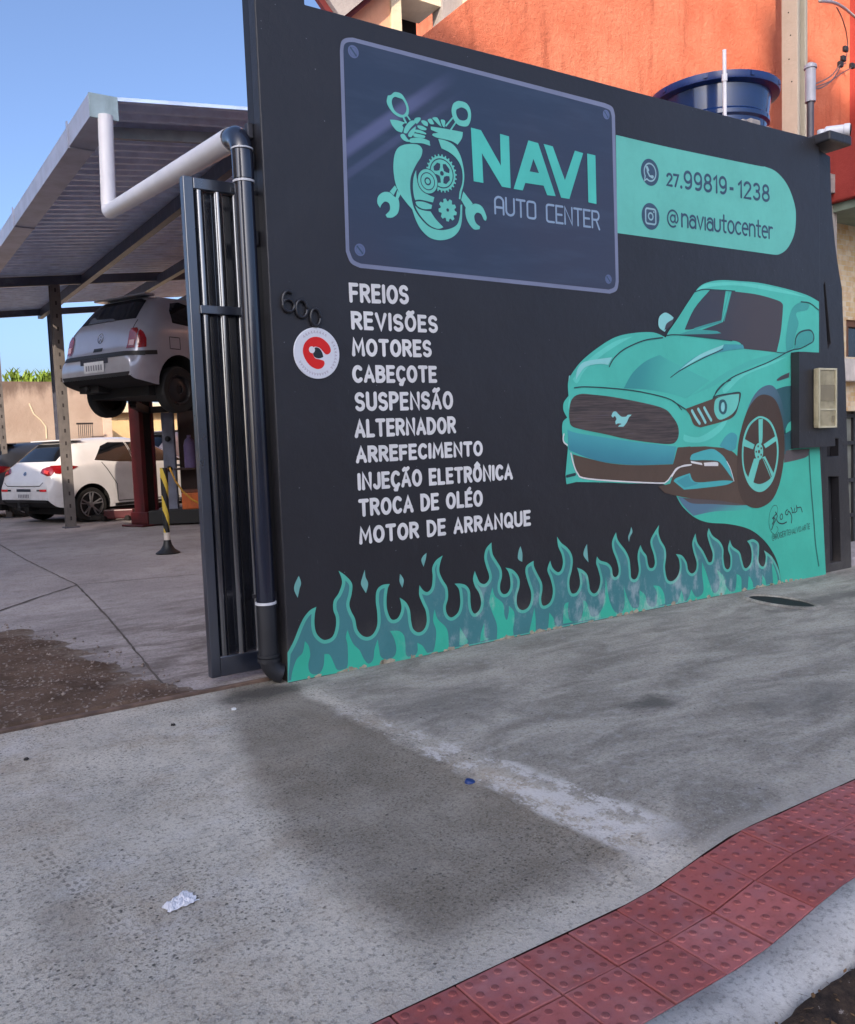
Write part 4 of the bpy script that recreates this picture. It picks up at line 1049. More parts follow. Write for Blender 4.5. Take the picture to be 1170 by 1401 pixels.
# ---- painter's signature
S_ = (1040, 680, 13.0)
sg_ = Paint(3)
for s_, w in (('215,480 240,420 230,380 255,375 265,420 240,470 200,580', 0.009), ('215,380 280,300 270,270 300,330 290,400 330,460 400,475 465,445', 0.009),
              ('250,670 190,610 155,480 165,300 220,170 280,150 310,220 290,320', 0.004), ('290,520 315,580 270,660', 0.004),
              ('370,300 350,350 365,400 395,370 390,310 370,300', 0.007), ('480,225 450,260 455,310 485,310 500,250 545,310 560,380 552,460', 0.0085),
              ('545,185 565,230 570,280 600,260 610,200', 0.008), ('610,280 650,240 640,150 655,190 710,180 725,200 745,265', 0.008)):
    sg_.stroke(line(s_, S_), w)
u0 = px(1040 + 205/13, 680 + 785/13); u1 = px(1040 + 880/13, 680 + 560/13)
u0 = u0 + Vector((0, .004)); write(sg_, '@ROGERTENALVO.ARTE', u0, u1, 0.04, 0.0042, 0.2, 0.04)
sg_.out('painter_signature', LINE, rg)

# ---- things fixed to the wall
def on_wall(poly, y0, d, bevel=0):
    mb = MB(); mb.prism([(p.x, p.y) for p in poly], lambda u, v, t: Vector((u, y0 - t, v)), d); return mb
def numeral(pts_px, name, label, w=0.015):
    P = [Vector(p) for p in pts_px]
    c = sum(P, Vector((0, 0))) / len(P)
    mb = MB(); mb.tube([Vector((p.x, WY - 0.011, p.y)) for p in P], w/2, 10)
    o = mb.build(name, mat('black_enamel', rgb(34, 33, 37), 0.3, 0.0, var=0.05, spec=0.6), loc=(c.x, WY, c.y), smooth=True)
    return tag(o, label, 'house number', 'metal house numerals on the wall')
N_ = (380, 390, 10.01)
def oval(c, rx, ry): return [c + Vector((rx*cos(2*pi*k/22), ry*sin(2*pi*k/22))) for k in range(23)]
c6 = px(380 + 135/10.01, 390 + 225/10.01)
numeral([c6 + Vector((0.03*cos(radians(a)), 0.047*sin(radians(a)))) for a in range(50, 200, 12)] + [c6 + Vector((-.03, -.012))] +
        [c6 + Vector((0.03*cos(radians(a)), -0.02 + 0.029*sin(radians(a)))) for a in range(180, 540, 18)], 'house_numeral', 'black metal numeral 6 fixed high on the wall left of the lettering')
numeral(oval(px(380 + 315/10.01, 390 + 328/10.01), 0.029, 0.041), 'house_numeral', 'black metal numeral 0 between the 6 and the lower 0')
numeral(oval(px(380 + 505/10.01, 390 + 448/10.01), 0.026, 0.041), 'house_numeral', 'black metal numeral 0 touching the top of the round white sign')
sc_ = px(380 + 530/10.01, 390 + 935/10.01)
st = thing('alarm_sign', (sc_.x, WY, sc_.y), 'round white sign with a red letter shape and black drop, on the black wall', 'sign')
mb = MB(); mb.lathe([(0.122, 0), (0.1245, 0.002), (0.1245, 0.005), (0.122, 0.007)], (sc_.x, WY, sc_.y), (0, -1, 0), 48)
mb.build('sign_disc', mat('white_plastic', rgb(214, 216, 224), 0.35, var=0.03), st)
def sp(layer, s_, name, c):
    P = Paint(layer); P.y = WY - 0.0078 - 0.0004*layer
    for q in s_: P.poly(q)
    return P.out(name, mat(name + '_ink', c, 0.4, var=0.03), st)
sp(0, [shape('520,710 610,740 690,820 718,900 690,945 650,950 610,910 560,860 490,850 470,930 500,1000 560,1020 620,1040 630,1090 590,1140 520,1150 430,1100 360,1000 335,900 360,800 430,730', N_)], 'red_mark', rgb(214, 28, 22))
sp(1, [shape('500,860 560,870 600,930 615,988* 560,1005 500,990 475,940', N_)], 'black_drop', rgb(34, 38, 42))
sp(2, [circ(px(380 + 458/10.01, 390 + 888/10.01), 0.0165, 18)], 'white_dot', rgb(222, 220, 224))
P = Paint(0); P.y = WY - 0.0082
for a0, a1, n in ((-42, 32, 9), (205, 300, 13), (60, 130, 9)):
    for k in range(n):
        t = radians(a0 + (a1 - a0) * k / (n - 1)); u = Vector((cos(t), sin(t))); v = Vector((-u.y, u.x))
        b_ = sc_ + u * 0.103
        P.stroke([b_ - u*.006 - v*.003, b_ + u*.006, b_ - u*.004 + v*.004], 0.0022)
P.mb.each('rim_lettering', mat('rim_ink', rgb(150, 132, 150), 0.5), st, fix=False)
# ================================================================ PIER AND METER BOX AT THE RIGHT END
def plate_holes(mb, outer, holes, y0, d):
    """outline with openings in the x-z plane, front at y0, d thick"""
    loops = [[Vector((p[0], p[1], 0)) for p in L] for L in [outer] + holes]
    flat = [p for L in loops for p in L]; n = len(flat)
    tri = tessellate_polygon(loops)
    fs = [tuple(t) for t in tri] + [tuple(i + n for i in reversed(t)) for t in tri]
    b = 0
    for L in loops:
        m = len(L); fs += [(b+i, b+(i+1) % m, b+(i+1) % m+n, b+i+n) for i in range(m)]; b += m
    mb.add([(p.x, y0, p.y) for p in flat] + [(p.x, y0 + d, p.y) for p in flat], fs)
PY = 3.865
def Q(x, y, yy=PY): p = on_y(x, y, yy); return (p.x, p.z)
mp = thing('meter_pier', (6.27, PY, 0), 'narrow rough-edged black pier with square niches at the right end of the mural', 'pier')
xl = 6.266
red = [Q(*p) for p in ((1136,214),(1137,255),(1139,293),(1142,322),(1142.6,330),(1145.5,352),(1148.5,372),(1152.5,395),(1153.5,425),(1154.5,448),(1156,490),(1157.5,518),(1159,580),(1161,650),(1164,720),(1165.5,778))]
outer = [(xl, 3.26)] + red + [(xl, -0.02)]
hole = lambda a, b, c, d: [Q(a, b), Q(c, b + 1), Q(c, d), Q(a, d + 1)]
holes = [hole(1138, 571, 1145, 583), hole(1131.5, 599, 1147.5, 624), [Q(1133.5, 652), Q(1148, 652), Q(1151, 768), Q(1136, 771)], [Q(1127, 390), Q(1129, 385), Q(1137, 470), Q(1133, 478)]]
mb = MB(); plate_holes(mb, outer, holes, PY, 0.07); mb.build('pier_face', WALL, mp, bevel=0.004)
mb = MB(); mb.prism([(x - (0.015 if i else 0), z - 0.01) for i, (x, z) in enumerate(outer)], lambda u, v, t: Vector((u, PY + 0.075 + t, v)), 0.16)
mb.build('pier_core', mat('pier_core_render', rgb(40, 40, 46), 0.8, bump=0.4, bs=40), mp)  # near-black render behind the niches, same tone as the wall paint
a = on_y(1118, 194, 3.78); b = on_y(1150, 205, 3.78)
mb = MB(); mb.box(a.x + 0.04, b.x + 0.02, 3.70, 4.1, 3.262, 3.335); mb.build('pier_cap', WALL, mp, bevel=0.012)

x0 = W(1080.5, 485)[0]; r_ = ray(1093.5, 485); yf = x0 * r_.y / r_.x
zt = on_y(1094, 481, yf).z; zb = on_y(1097, 613, yf).z; x1 = on_y(1143, 540, yf).x
bx = thing('meter_box', (x0, WY, zb), 'black meter box with a yellowed clear cover standing out from the wall end', 'meter box')
c0 = on_y(1112, 504, yf); c1 = on_y(1136.5, 585, yf)
mb = MB()
plate_holes(mb, [(x0, zb), (x1, zb), (x1, zt), (x0, zt)], [[(c0.x+.01, c1.z+.01), (c1.x-.01, c1.z+.01), (c1.x-.01, c0.z-.01), (c0.x+.01, c0.z-.01)]], yf, 0.05)
mb.box(x0, x1, yf + 0.052, WY - 0.012, zb, zt)
mb.build('box_body', WALL, bx)
gm = NG('yellowed_clear_plastic'); gm.b.inputs['Transmission Weight'].default_value = 0.35; gm.b.inputs['IOR'].default_value = 1.3
gp_ = gm.obj()
PCV = gm.done(gm.mix(gm.step(gm.noise(gp_, 9, 5, 0.6), 0.35, 0.7), rgb(196, 186, 156), rgb(156, 146, 116)), 0.3, 0, 0.5)
mb = MB(); mb.box(c0.x, c1.x, yf - 0.045, yf - 0.002, c1.z, c0.z)
cv = mb.build('meter_cover', PCV, bx, bevel=0.012)
mb = MB(); w = 0.014
for (xa, xb, za, zb_) in ((c0.x, c0.x+w, c1.z, c0.z), (c1.x-w, c1.x, c1.z, c0.z), (c0.x+w, c1.x-w, c0.z-w, c0.z), (c0.x+w, c1.x-w, c1.z, c1.z+w), (c0.x+w, c1.x-w, c1.z+0.13, c1.z+0.142)):
    mb.box(xa, xb, yf - 0.053, yf - 0.0455, za, zb_)
mb.build('cover_rim', mat('cover_rim_plastic', rgb(190, 182, 154), 0.35), cv)
mb = MB(); mb.box(c0.x+.03, c1.x-.025, yf - 0.0475, yf - 0.0455, c1.z+.20, c1.z+.32); mb.box(c1.x-.06, c1.x-.03, yf - .05, yf - .0455, c1.z+.04, c1.z+.09)
mb.each('meter_plate', mat('meter_grey', rgb(132, 122, 98), 0.5), cv)

# ================================================================ GATE, TRACK, POST
BLK = mat('black_gloss_metal', rgb(24, 26, 34), 0.16, 0.0, var=0.1, spec=0.8, coat=0.5, grime=0.3)
for _m in (BLK,): _m.node_tree.nodes['Principled BSDF'].inputs['IOR'].default_value = 2.1
BLK2 = mat('black_gate_frame', rgb(24, 32, 48), 0.3, 0.0, var=0.15, spec=0.8, coat=0.3)
GY = 4.05
BLK2.node_tree.nodes['Principled BSDF'].inputs['IOR'].default_value = 1.95
gt = thing('sliding_gate', (1.365, GY, 0), 'tall black ribbed metal sliding gate pulled back behind the wall end', 'gate')
ga = on_y(255, 240, GY); gx0 = 1.392; gzt = ga.z
mb = MB(); mb.box(gx0, gx0 + 0.050, GY, GY + 0.05, 0.03, gzt)
mb.box(gx0 + 0.0505, 5.3, GY + 0.002, GY + 0.05, gzt - 0.055, gzt - 0.001)
mb.box(gx0 + 0.0505, 5.3, GY + 0.002, GY + 0.05, 0.03, 0.13)
mb.build('gate_frame', BLK2, gt, bevel=0.004)
zz = on_y(285, 424, GY).z
mb = MB(); mb.box(gx0 + 0.046, 5.28, GY - 0.014, GY - 0.002, zz - 0.02, zz + 0.02); mb.build('cross_strap', BLK2, gt, bevel=0.003)
mb = MB(); prof = []; x = gx0 + 0.052; RP = 0.094; RW = 0.056
while x < 5.28:
    prof += [(x, 0.034)]
    for k in range(9):
        t = pi * (1 - k / 8); prof.append((x + 0.002 + RW/2 + RW/2*cos(t), 0.032 - 0.028*sin(t)))
    x += RP
n = len(prof); z0, z1 = 0.131, gzt - 0.056
mb.add([(a, GY + b, z0) for a, b in prof] + [(a, GY + b, z1) for a, b in prof], [(i, i+1, i+1+n, i+n) for i in range(n-1)])
mb.build('ribbed_sheet', BLK, gt, smooth='auto', fix=False)
mb = MB(); mb.box(-1.8, 6.2, 3.935, 3.965, -0.006, 0.012)
tag(mb.build('gate_track', mat('rusty_steel', rgb(112, 92, 80), 0.7, 0.3, var=0.35, vs=9), loc=(1.4, 3.95, 0), bevel=0.004), 'thin rusty steel rail let into the ground across the gateway', 'gate rail')
gp = thing('gate_post', (1.73, 3.94, 0), 'black steel guide post behind the left end of the mural wall', 'gate post')
mb = MB(); mb.box(1.703, 1.765, WY + .083, WY + .15, 0.0, 3.58); mb.build('post_shaft', mat('post_black_paint', rgb(28, 28, 34), 0.5), gp)
mb = MB()
for z in (2.62, 2.48, 2.12, 0.36): mb.box(1.672, 1.702, 3.915, 3.95, z, z + 0.07)
mb.each('roller_bracket', mat('bracket_grey', rgb(70, 70, 76), 0.45, 0.6), gp, bevel=0.004)

# ================================================================ DRAINPIPE
PVCB = mat('black_painted_pipe', rgb(24, 29, 44), 0.18, 0.0, var=0.1, spec=0.6, coat=0.25, grime=0.25)
PVCB.node_tree.nodes['Principled BSDF'].inputs['IOR'].default_value = 1.6
PVCW = mat('white_pvc', rgb(226, 222, 224), 0.38, 0.0, var=0.05, vs=4)
RING = mat('white_pipe_ring', rgb(200, 200, 204), 0.4)
PYY = 3.885
pt = on_y(331, 222, PYY); pb = on_y(369, 902, PYY)
pxm = (pt.x + pb.x) / 2
GD = 6.6                                       # distance of the carport's near gutter end
gd = at_depth(141, 167, GD)
dp = thing('drain_pipe', (pxm, PYY, 0), 'white roof drainpipe slanting into a glossy black downpipe beside the gate', 'drainpipe')
pr = abs(on_y(345, 300, PYY).x - on_y(318, 300, PYY).x) * 0.5 * 0.93
etop = on_y(325, 176, PYY).z - 0.02
jt = on_y(149, 290, gd.y)
el0 = Vector((pxm, PYY, etop - 0.02))
dirn = (Vector((jt.x, jt.y, jt.z)) - el0).normalized()
mb = MB(); mb.tube([(pxm, PYY, 0.31), (pxm, PYY, etop - 0.13)], pr, 28); bp = mb.build('black_pipe', PVCB, dp, smooth='auto')
bend = [Vector((pxm, PYY, etop - 0.21)), Vector((pxm, PYY, etop - 0.13))]
for k in range(1, 9):
    t = k / 8; a_ = Vector((pxm, PYY, etop - 0.13)); b_ = Vector((pxm, PYY, etop - 0.0)); c_ = b_ + dirn * 0.10
    bend.append(a_*(1-t)**2 + b_*2*t*(1-t) + c_*t*t)
bend.append(bend[-1] + dirn * 0.05)
mb = MB(); mb.tube(bend, [pr*1.1]*len(bend), 28); mb.tube([bend[-1], bend[-1] + dirn*0.02], pr*1.18, 28); mb.build('elbow', PVCB, dp, smooth='auto')
j0 = Vector((gd.x + 0.02, gd.y, gd.z + 0.05)); j1 = Vector((jt.x, jt.y, jt.z))
path = [j0, j0 + (j1 - j0) * 0.5, j1 + (j0 - j1).normalized() * 0.06]
for k in range(1, 6):
    t = k / 6; a_ = path[2] if k == 1 else a_; c_ = j1 - dirn * 0.06; path.append(a_*(1-t)**2 + j1*2*t*(1-t) + c_*t*t)
path += [j1 - dirn * 0.06, bend[-1] + dirn * 0.0]
mb = MB(); mb.tube(path, 0.056, 24); mb.build('white_pipe', PVCW, dp, smooth='auto')
mb = MB(); mb.tube([(pxm, PYY, etop - 0.225), (pxm, PYY, etop - 0.215)], pr*1.12, 28); mb.tube([(pxm, PYY, etop - 0.075), (pxm, PYY, etop - 0.068)], pr*1.13, 28)
zc = on_y(367, 826, PYY).z
mb.tube([(pxm, PYY, zc), (pxm, PYY, zc + 0.012)], pr*1.13, 28); mb.each('joint_ring', RING, dp, smooth='auto')
mb = MB(); mb.tube([(pxm, PYY, 0.13), (pxm, PYY, zc - 0.001)], pr*1.05, 28)
zr_ = on_y(368, 905, PYY).z
mb.tube([(pxm, PYY, zr_), (pxm, PYY, zr_ + 0.02)], pr*1.2, 28); mb.tube([(pxm, PYY, zr_ + 0.025), (pxm, PYY, zr_ + 0.04)], pr*1.18, 28)
mb.build('lower_sleeve', mat('matt_black_pipe', rgb(36, 37, 42), 0.5), dp, smooth='auto')
mb = MB(); sh = []
for k in range(7):
    t = radians(80) * k / 6; sh.append(Vector((pxm + 0.07*(1 - cos(t)), PYY - 0.02*(1-cos(t)), 0.13 - 0.09*sin(t))))
mb.tube(sh, pr*1.04, 24, caps=False); mb.build('shoe', mat('matt_black_pipe', rgb(36, 37, 42), 0.5), dp, smooth='auto')
mb = MB()
for z in (etop - 0.26, zc + 0.03): mb.box(pxm - pr*1.1, 1.702, PYY + 0.035, PYY + 0.045, z, z + 0.018)
mb.each('pipe_bracket', mat('bracket_grey', rgb(70, 70, 76), 0.45, 0.6), dp)

# ================================================================ CARPORT
def galv(name, c):
    g = NG(name); p = g.obj()
    n = g.noise(p, 5, 6, 0.6)
    col = g.mix(g.step(n, 0.3, 0.7), scl(c, 0.85), scl(c, 1.12))
    col = g.mix(g.math('MULTIPLY', g.step(g.noise(g.mapv(p, (0.6, 6, 1)), 3, 6, 0.7), 0.5, 0.75), 0.35), col, rgb(156, 158, 166))
    return g.done(col, 0.4, 0.05, 0.5)
SHEET = galv('galvanised_sheet', rgb(206, 220, 246)); GUT = galv('grey_gutter_metal', rgb(168, 172, 190)); STEEL = galv('grey_painted_steel', rgb(78, 80, 94))
RUSTY = mat('weathered_post_paint', rgb(104, 98, 95), 0.6, 0.1, var=0.15, vs=5, grime=0.6)
Y0 = gd.y; YE = 18.6; XG0 = on_y(122, 140, Y0).x; XG1 = on_y(160, 150, Y0).x; ZG0 = on_y(160, 165, Y0).z; ZG1 = on_y(140, 130, Y0).z
SL = 0.113
def zroof(x): return ZG1 - 0.02 + SL * (x - XG1)
cpt = thing('carport', (2.9, 14.64, 0), 'open carport of corrugated metal sheets on steel posts over the yard', 'carport')
mb = MB(); t = 0.012
mb.box(XG0, XG0 + t, Y0 + t, YE, ZG0, ZG1); mb.box(XG0 + t, XG1, Y0 + t, YE, ZG0, ZG0 + t); mb.box(XG1 - t, XG1, Y0 + t, YE, ZG0 + t, ZG1 - 0.05)
gut = mb.build('gutter', GUT, cpt)
mb = MB(); mb.box(XG0 - .002, XG1 + .01, Y0 - 0.004, Y0 + t - 0.001, ZG0 - 0.004, ZG1 + 0.004); mb.build('gutter_end_cap', mat('pale_blue_cap', rgb(160, 178, 182), 0.5, grime=0.3), gut, bevel=0.003)
y = Y0 + 0.75
while y < YE:
    mb = MB(); mb.box(XG0 - 0.012, XG0 - 0.001, y, y + 0.03, ZG0 - 0.001, ZG1 + 0.03); mb.box(XG0 - 0.012, XG1, y, y + 0.03, ZG0 - 0.013, ZG0 - 0.001)
    mb.build('gutter_bracket', GUT, gut); y += 2.9
xb = on_z(144, 357, 3.98).x
def sheet(x0, x1, dz, y0, y1):
    mb = MB(); P = 0.2; prof = []; y = y0; h = 0.055
    while y < y1: prof += [(y, 0), (y + 0.05, 0), (y + 0.075, h), (y + 0.175, h)]; y += P
    n = len(prof); th = 0.004
    vs = []
    for x in (x0, x1):
        vs += [(x, a, zroof(x) + dz + b) for a, b in prof]
    fs = [(i, i+1, i+1+n, i+n) for i in range(n-1)]
    m = len(vs); vs += [(v[0], v[1], v[2] + th) for v in vs]
    fs += [tuple(reversed([q + m for q in f])) for f in fs] + [(i, i+m, i+1+m, i+1) for i in range(n-1)] + [(n+i, n+i+1, n+i+1+m, n+i+m) for i in range(n-1)]
    return mb.add(vs, fs)
XR_ = 6.4
sheet(XG1 - 0.06, xb + 0.12, 0.0, Y0 + 0.02, YE).build('lower_roof_sheet', SHEET, cpt, fix=False)
sheet(xb - 0.05, XR_, 0.11, Y0 + 0.02, YE).build('upper_roof_sheet', SHEET, cpt, fix=False)
def rafter(y, hgt=0.10, w=0.06, x0=None, m=STEEL, name='rafter'):
    mb = MB(); x0 = XG1 if x0 is None else x0
    mb.beam((x0, y, zroof(x0) - 0.012 - hgt/2), (XR_, y, zroof(XR_) - 0.012 - hgt/2), w, hgt); return mb.build(name, m, cpt)
rz = on_y(200, 205, Y0 + 0.55)
rafter(Y0 + 0.6, 0.09, 0.05, None, mat('pale_rafter_paint', rgb(150, 158, 164), 0.5))
rafter(14.64, 0.14); rafter(18.3, 0.12)
mb = MB(); xs2 = on_z(228, 380, 4.0).x
for x in (xb, xs2, xs2 + 1.3):
    z = zroof(x) - 0.03 - 0.14/2 - (0.0 if x == xb else 0.05)
    mb = MB(); mb.beam((x, Y0 + 0.3, z), (x, YE - 0.1, z), 0.09, 0.15); mb.build('long_beam', STEEL, cpt)
def post(x, y, zt, w=0.11, m=RUSTY):
    mb = MB(); mb.box(x - w/2, x + w/2, y - w/2, y - w/2 + 0.012, 0, zt); mb.box(x - w/2, x + w/2, y + w/2 - 0.012, y + w/2, 0, zt)
    mb.box(x - 0.012, x + 0.05, y - w/2 + .0121, y + w/2 - .0121, 0, zt)
    o = mb.build('post', m, cpt)
    mb = MB()
    for k in range(int(zt / 0.2)):
        mb.box(x - 0.016, x + 0.010, y - w/2 - 0.003, y - w/2 - 0.0005, 0.12 + k*0.2, 0.18 + k*0.2)
    mb.each('post_slot', mat('post_slot', rgb(46, 40, 40), 0.8), o)
    mb = MB(); mb.box(x - w*0.8, x + w*0.8, y - w*0.8, y + w*0.8, -0.003, 0.012); mb.build('base_plate', STEEL, o)
post(2.86, 14.64, zroof(2.86) - 0.155, 0.145)
post(3.52, 18.3, zroof(3.52) - 0.135, 0.2, STEEL)
post(2.46, 18.3, zroof(2.46) - 0.135, 0.1)
for y in (7.4, 14.64, 18.3): post(6.2, y, zroof(6.2) - 0.16, 0.14)
# ================================================================ CARS  (local frame: x forward from the rear bumper, y left, z up)
def interp(P, x):
    if x <= P[0][0]: return P[0][1]
    for (a, b), (c, d) in zip(P, P[1:]):
        if x <= c: 
            t = (x - a) / max(1e-6, c - a); return b + (d - b) * t
    return P[-1][1]
def car_paint(name, c, metal=0.0, rough=0.28):
    g = NG(name); p = g.obj()
    col = g.mix(g.step(g.noise(p, 2.5, 5), 0.35, 0.65), scl(c, 0.95), scl(c, 1.04))
    g.b.inputs['Coat Weight'].default_value = 0.6; g.b.inputs['Coat Roughness'].default_value = 0.06
    z = g.xyz(p)[2]
    dust = g.math('MULTIPLY', g.math('SUBTRACT', 1.0, g.step(z, 0.3, 0.7)), g.step(g.noise(p, 6, 5), 0.4, 0.7))
    col = g.mix(g.math('MULTIPLY', dust, 0.25), col, rgb(120, 108, 98))
    return g.done(col, rough, metal, 0.5)
GLASS = mat('car_window_glass', rgb(16, 18, 22), 0.06, 0.0, var=0.05, spec=0.3)
BPLAST = mat('black_car_plastic', rgb(26, 26, 28), 0.5)
UNDER = mat('car_underbody', rgb(24, 22, 22), 0.85, var=0.3)
TAIL = mat('red_tail_lamp', rgb(120, 10, 16), 0.14, spec=0.7, coat=0.6)
TAILW = mat('clear_tail_lamp', rgb(190, 150, 150), 0.15, spec=0.7)
TYRE = mat('tyre_rubber', rgb(24, 23, 23), 0.8, var=0.2, vs=12)
ALLOY = mat('alloy_wheel', rgb(150, 150, 156), 0.3, 0.7)
STEELW = mat('black_steel_wheel', rgb(48, 46, 48), 0.45, 0.3)
PLATEM = mat('number_plate', rgb(196, 196, 198), 0.5)
SEAM = mat('panel_gap', rgb(40, 38, 38), 0.7)
CHROME = mat('chrome_badge', rgb(150, 152, 160), 0.2, 0.9)

class Car:
    def __init__(s, name, loc, rz, label, paint, L, Wd, top, bot, belt, roof, tum, wr, axles, rim, tr=0.78, group='cars in the yard', droop=0.0):
        s.root = thing(name, loc, label, 'car', group, rz)
        s.L = L; s.W = Wd; s.top = top; s.belt = belt; s.roof = roof; s.tum = tum
        def plan(x):
            a = 1 - 0.15 * max(0, (0.42 - x) / 0.42) ** 2.2; b = 1 - 0.20 * max(0, (x - (L - 0.8)) / 0.8) ** 2.2
            return Wd / 2 * min(a, b)
        def g(z): return 1 - tum * max(0, (z - belt) / (roof - belt)) - 0.06 * max(0, (0.55 - z) / 0.4) ** 2
        xs = sorted(set([0.0, 0.012, 0.03, 0.06] + [round(0.1 + 0.055*i, 3) for i in range(int((L-0.2)/0.055))] + [L-0.06, L-0.025, L-0.008, L]))
        NT = 26; rings = []
        for x in xs:
            B = interp(bot, x); T = interp(top, x); pts = []
            for k in range(NT + 1):
                th = pi/2 * k / NT; e = 2/5.2
                z = B + (T - B) * (sin(th) ** e if th > 0 else 0); y = plan(x) * g(z) * (max(0, cos(th)) ** e)
                pts.append((x, y, z))
            rings.append(pts)
        mb = MB(); n = 2 * (NT + 1) - 1
        vs = []
        for r in rings: vs += r + [(x, -y, z) for x, y, z in reversed(r[:-1])]
        fs = []
        for i in range(len(xs) - 1):
            for k in range(n): 
                a = i*n+k; b = i*n+(k+1) % n; fs.append((a, b, b+n, a+n))
        fs.append(tuple(range(n))); fs.append(tuple(reversed(range((len(xs)-1)*n, len(xs)*n))))
        mb.add(vs, fs)
        s.body = mb.build('body', paint, s.root, smooth=True, local=True)
        # wheel openings cut with a real cylinder
        cut = MB()
        for ax in axles:
            for sg in (1, -1): cut.lathe([(wr*1.2, 0.0), (wr*1.2, 0.5)], (ax, sg * (Wd/2 - 0.30), wr*1.02), (0, sg, 0), 32)
        c = cut.build('cutter', UNDER, s.root, local=True)
        md = s.body.modifiers.new('arch', 'BOOLEAN'); md.object = c; md.operation = 'DIFFERENCE'; md.solver = 'EXACT'
        bpy.context.view_layer.update()
        dg = bpy.context.evaluated_depsgraph_get()
        me = bpy.data.meshes.new_from_object(s.body.evaluated_get(dg))
        s.body.modifiers.clear(); s.body.data = me
        me.materials.clear(); me.materials.append(paint); me.materials.append(UNDER)
        for p in me.polygons:
            p.use_smooth = True
            cc = p.center
            p.material_index = 0
            for ax in axles:
                if hypot(cc.x - ax, cc.z - wr*1.02) < wr*1.195 and abs(cc.y) < Wd/2 - 0.005: p.material_index = 1
            if cc.z < interp(bot, cc.x) + 0.02: p.material_index = 1
        me.set_sharp_from_angle(angle=radians(38))
        bpy.data.objects.remove(c)
        s.bvh = BVHTree.FromPolygons([v.co.copy() for v in me.vertices], [tuple(p.vertices) for p in me.polygons])
        for ax in axles:
            for sg in (1, -1): s.wheel(ax, sg, wr, rim, tr, droop)
        mb = MB(); mb.box(0.35, L - 0.3, -Wd/2 + 0.22, Wd/2 - 0.22, 0.15, min(b for a, b in bot) + 0.06); mb.box(0.5, 1.0, -Wd/2 + 0.2, Wd/2 - 0.2, 0.22, 0.30)
        mb.tube([(0.1, 0.35, 0.27), (0.5, 0.35, 0.25), (1.4, 0.25, 0.24)], 0.035, 10); mb.box(0.15, 0.5, 0.15, 0.55, 0.22, 0.36)
        mb.build('underbody', UNDER, s.root, local=True)
    def wheel(s, ax, sg, r, rim, tr, droop=0.0):
        y = sg * (s.W/2 - 0.20); zc = r - droop; c = (ax, y, zc); mb = MB(); w = 0.17; ri = r * tr * 0.86
        prof = [(ri, 0.0), (r*0.93, -0.004), (r*0.985, 0.016), (r, 0.04), (r, w-0.04), (r*0.985, w-0.016), (r*0.93, w+0.004), (ri, w), (ri, 0)]
        mb.lathe(prof[:-1], c, (0, sg, 0), 36, False)
        # grooves
        t = mb.build('wheel', TYRE, s.root, smooth='auto', local=True)
        mb = MB(); yo = w - 0.012
        if rim == 'steel':
            mb.lathe([(ri*0.99, yo - 0.05), (ri*0.97, yo + 0.014), (ri*0.9, yo + 0.014), (ri*0.82, yo - 0.03), (ri*0.55, yo - 0.005), (ri*0.3, yo + 0.008), (ri*0.28, yo - 0.02), (0.001, yo - 0.02)], c, (0, sg, 0), 32)
            o = mb.build('rim', STEELW, t, smooth='auto', local=True)
            mb = MB()
            for k in range(8):
                a = 2*pi*k/8; mb.lathe([(0.018, yo - 0.02), (0.016, yo - 0.006), (0.001, yo - 0.006)], (ax + ri*0.68*cos(a), y, zc + ri*0.68*sin(a)), (0, sg, 0), 8)
        else:
            mb.lathe([(ri*0.995, yo - 0.05), (ri*0.99, yo + 0.018), (ri*0.92, yo + 0.018), (ri*0.9, yo - 0.06), (ri*0.2, yo - 0.08), (0.001, yo - 0.08)], c, (0, sg, 0), 36)
            mb.build('rim_barrel', STEELW, t, smooth='auto', local=True)
            mb = MB()
            mb.lathe([(ri*0.93, yo + 0.019), (ri*0.995, yo + 0.0185), (ri*0.995, yo - 0.01)], c, (0, sg, 0), 36, False)
            mb.lathe([(ri*0.24, yo - 0.06), (ri*0.22, yo + 0.004), (0.001, yo + 0.006)], c, (0, sg, 0), 18)
            for k in range(5):
                for d_ in (-0.16, 0.16):
                    a = 2*pi*k/5 + 0.3 + d_; u = Vector((cos(a), 0, sin(a))); a2 = 2*pi*k/5 + 0.3 + d_*0.5; u2 = Vector((cos(a2), 0, sin(a2)))
                    p0 = Vector((ax, y + sg*(yo - 0.008), zc)) + u2*ri*0.18; p1 = Vector((ax, y + sg*(yo + 0.006), zc)) + u*ri*0.95
                    mb.beam(p0, p1, 0.018, 0.032, (0, 1, 0))
            mb.build('rim', ALLOY, t, local=True)
    def patch(s, poly, axis, m, name, off=0.004, parent=None, st=0.05, sm=True, label=None):
        """a panel that follows the body: 2-D outline thrown onto it from the side ('r','l'), the rear or the top"""
        P = [Vector(p) for p in poly]
        Q = []
        for a, b in zip(P, P[1:] + P[:1]):
            n = max(1, int((b - a).length / st)); Q += [a + (b - a) * k / n for k in range(n)]
        nb = len(Q); E = [(i, (i+1) % nb) for i in range(nb)]
        xs = [p.x for p in P]; ys = [p.y for p in P]; F = [tuple(range(nb))]
        pts = list(Q); x = min(xs) + st/2
        while x < max(xs):
            y = min(ys) + st/2
            while y < max(ys):
                q = Vector((x, y))
                if min((q - b).length for b in Q) > st * 0.45: pts.append(q)
                y += st
            x += st
        v, e, f, *_ = delaunay_2d_cdt(pts, E, F, 1, 1e-5)
        vs = []
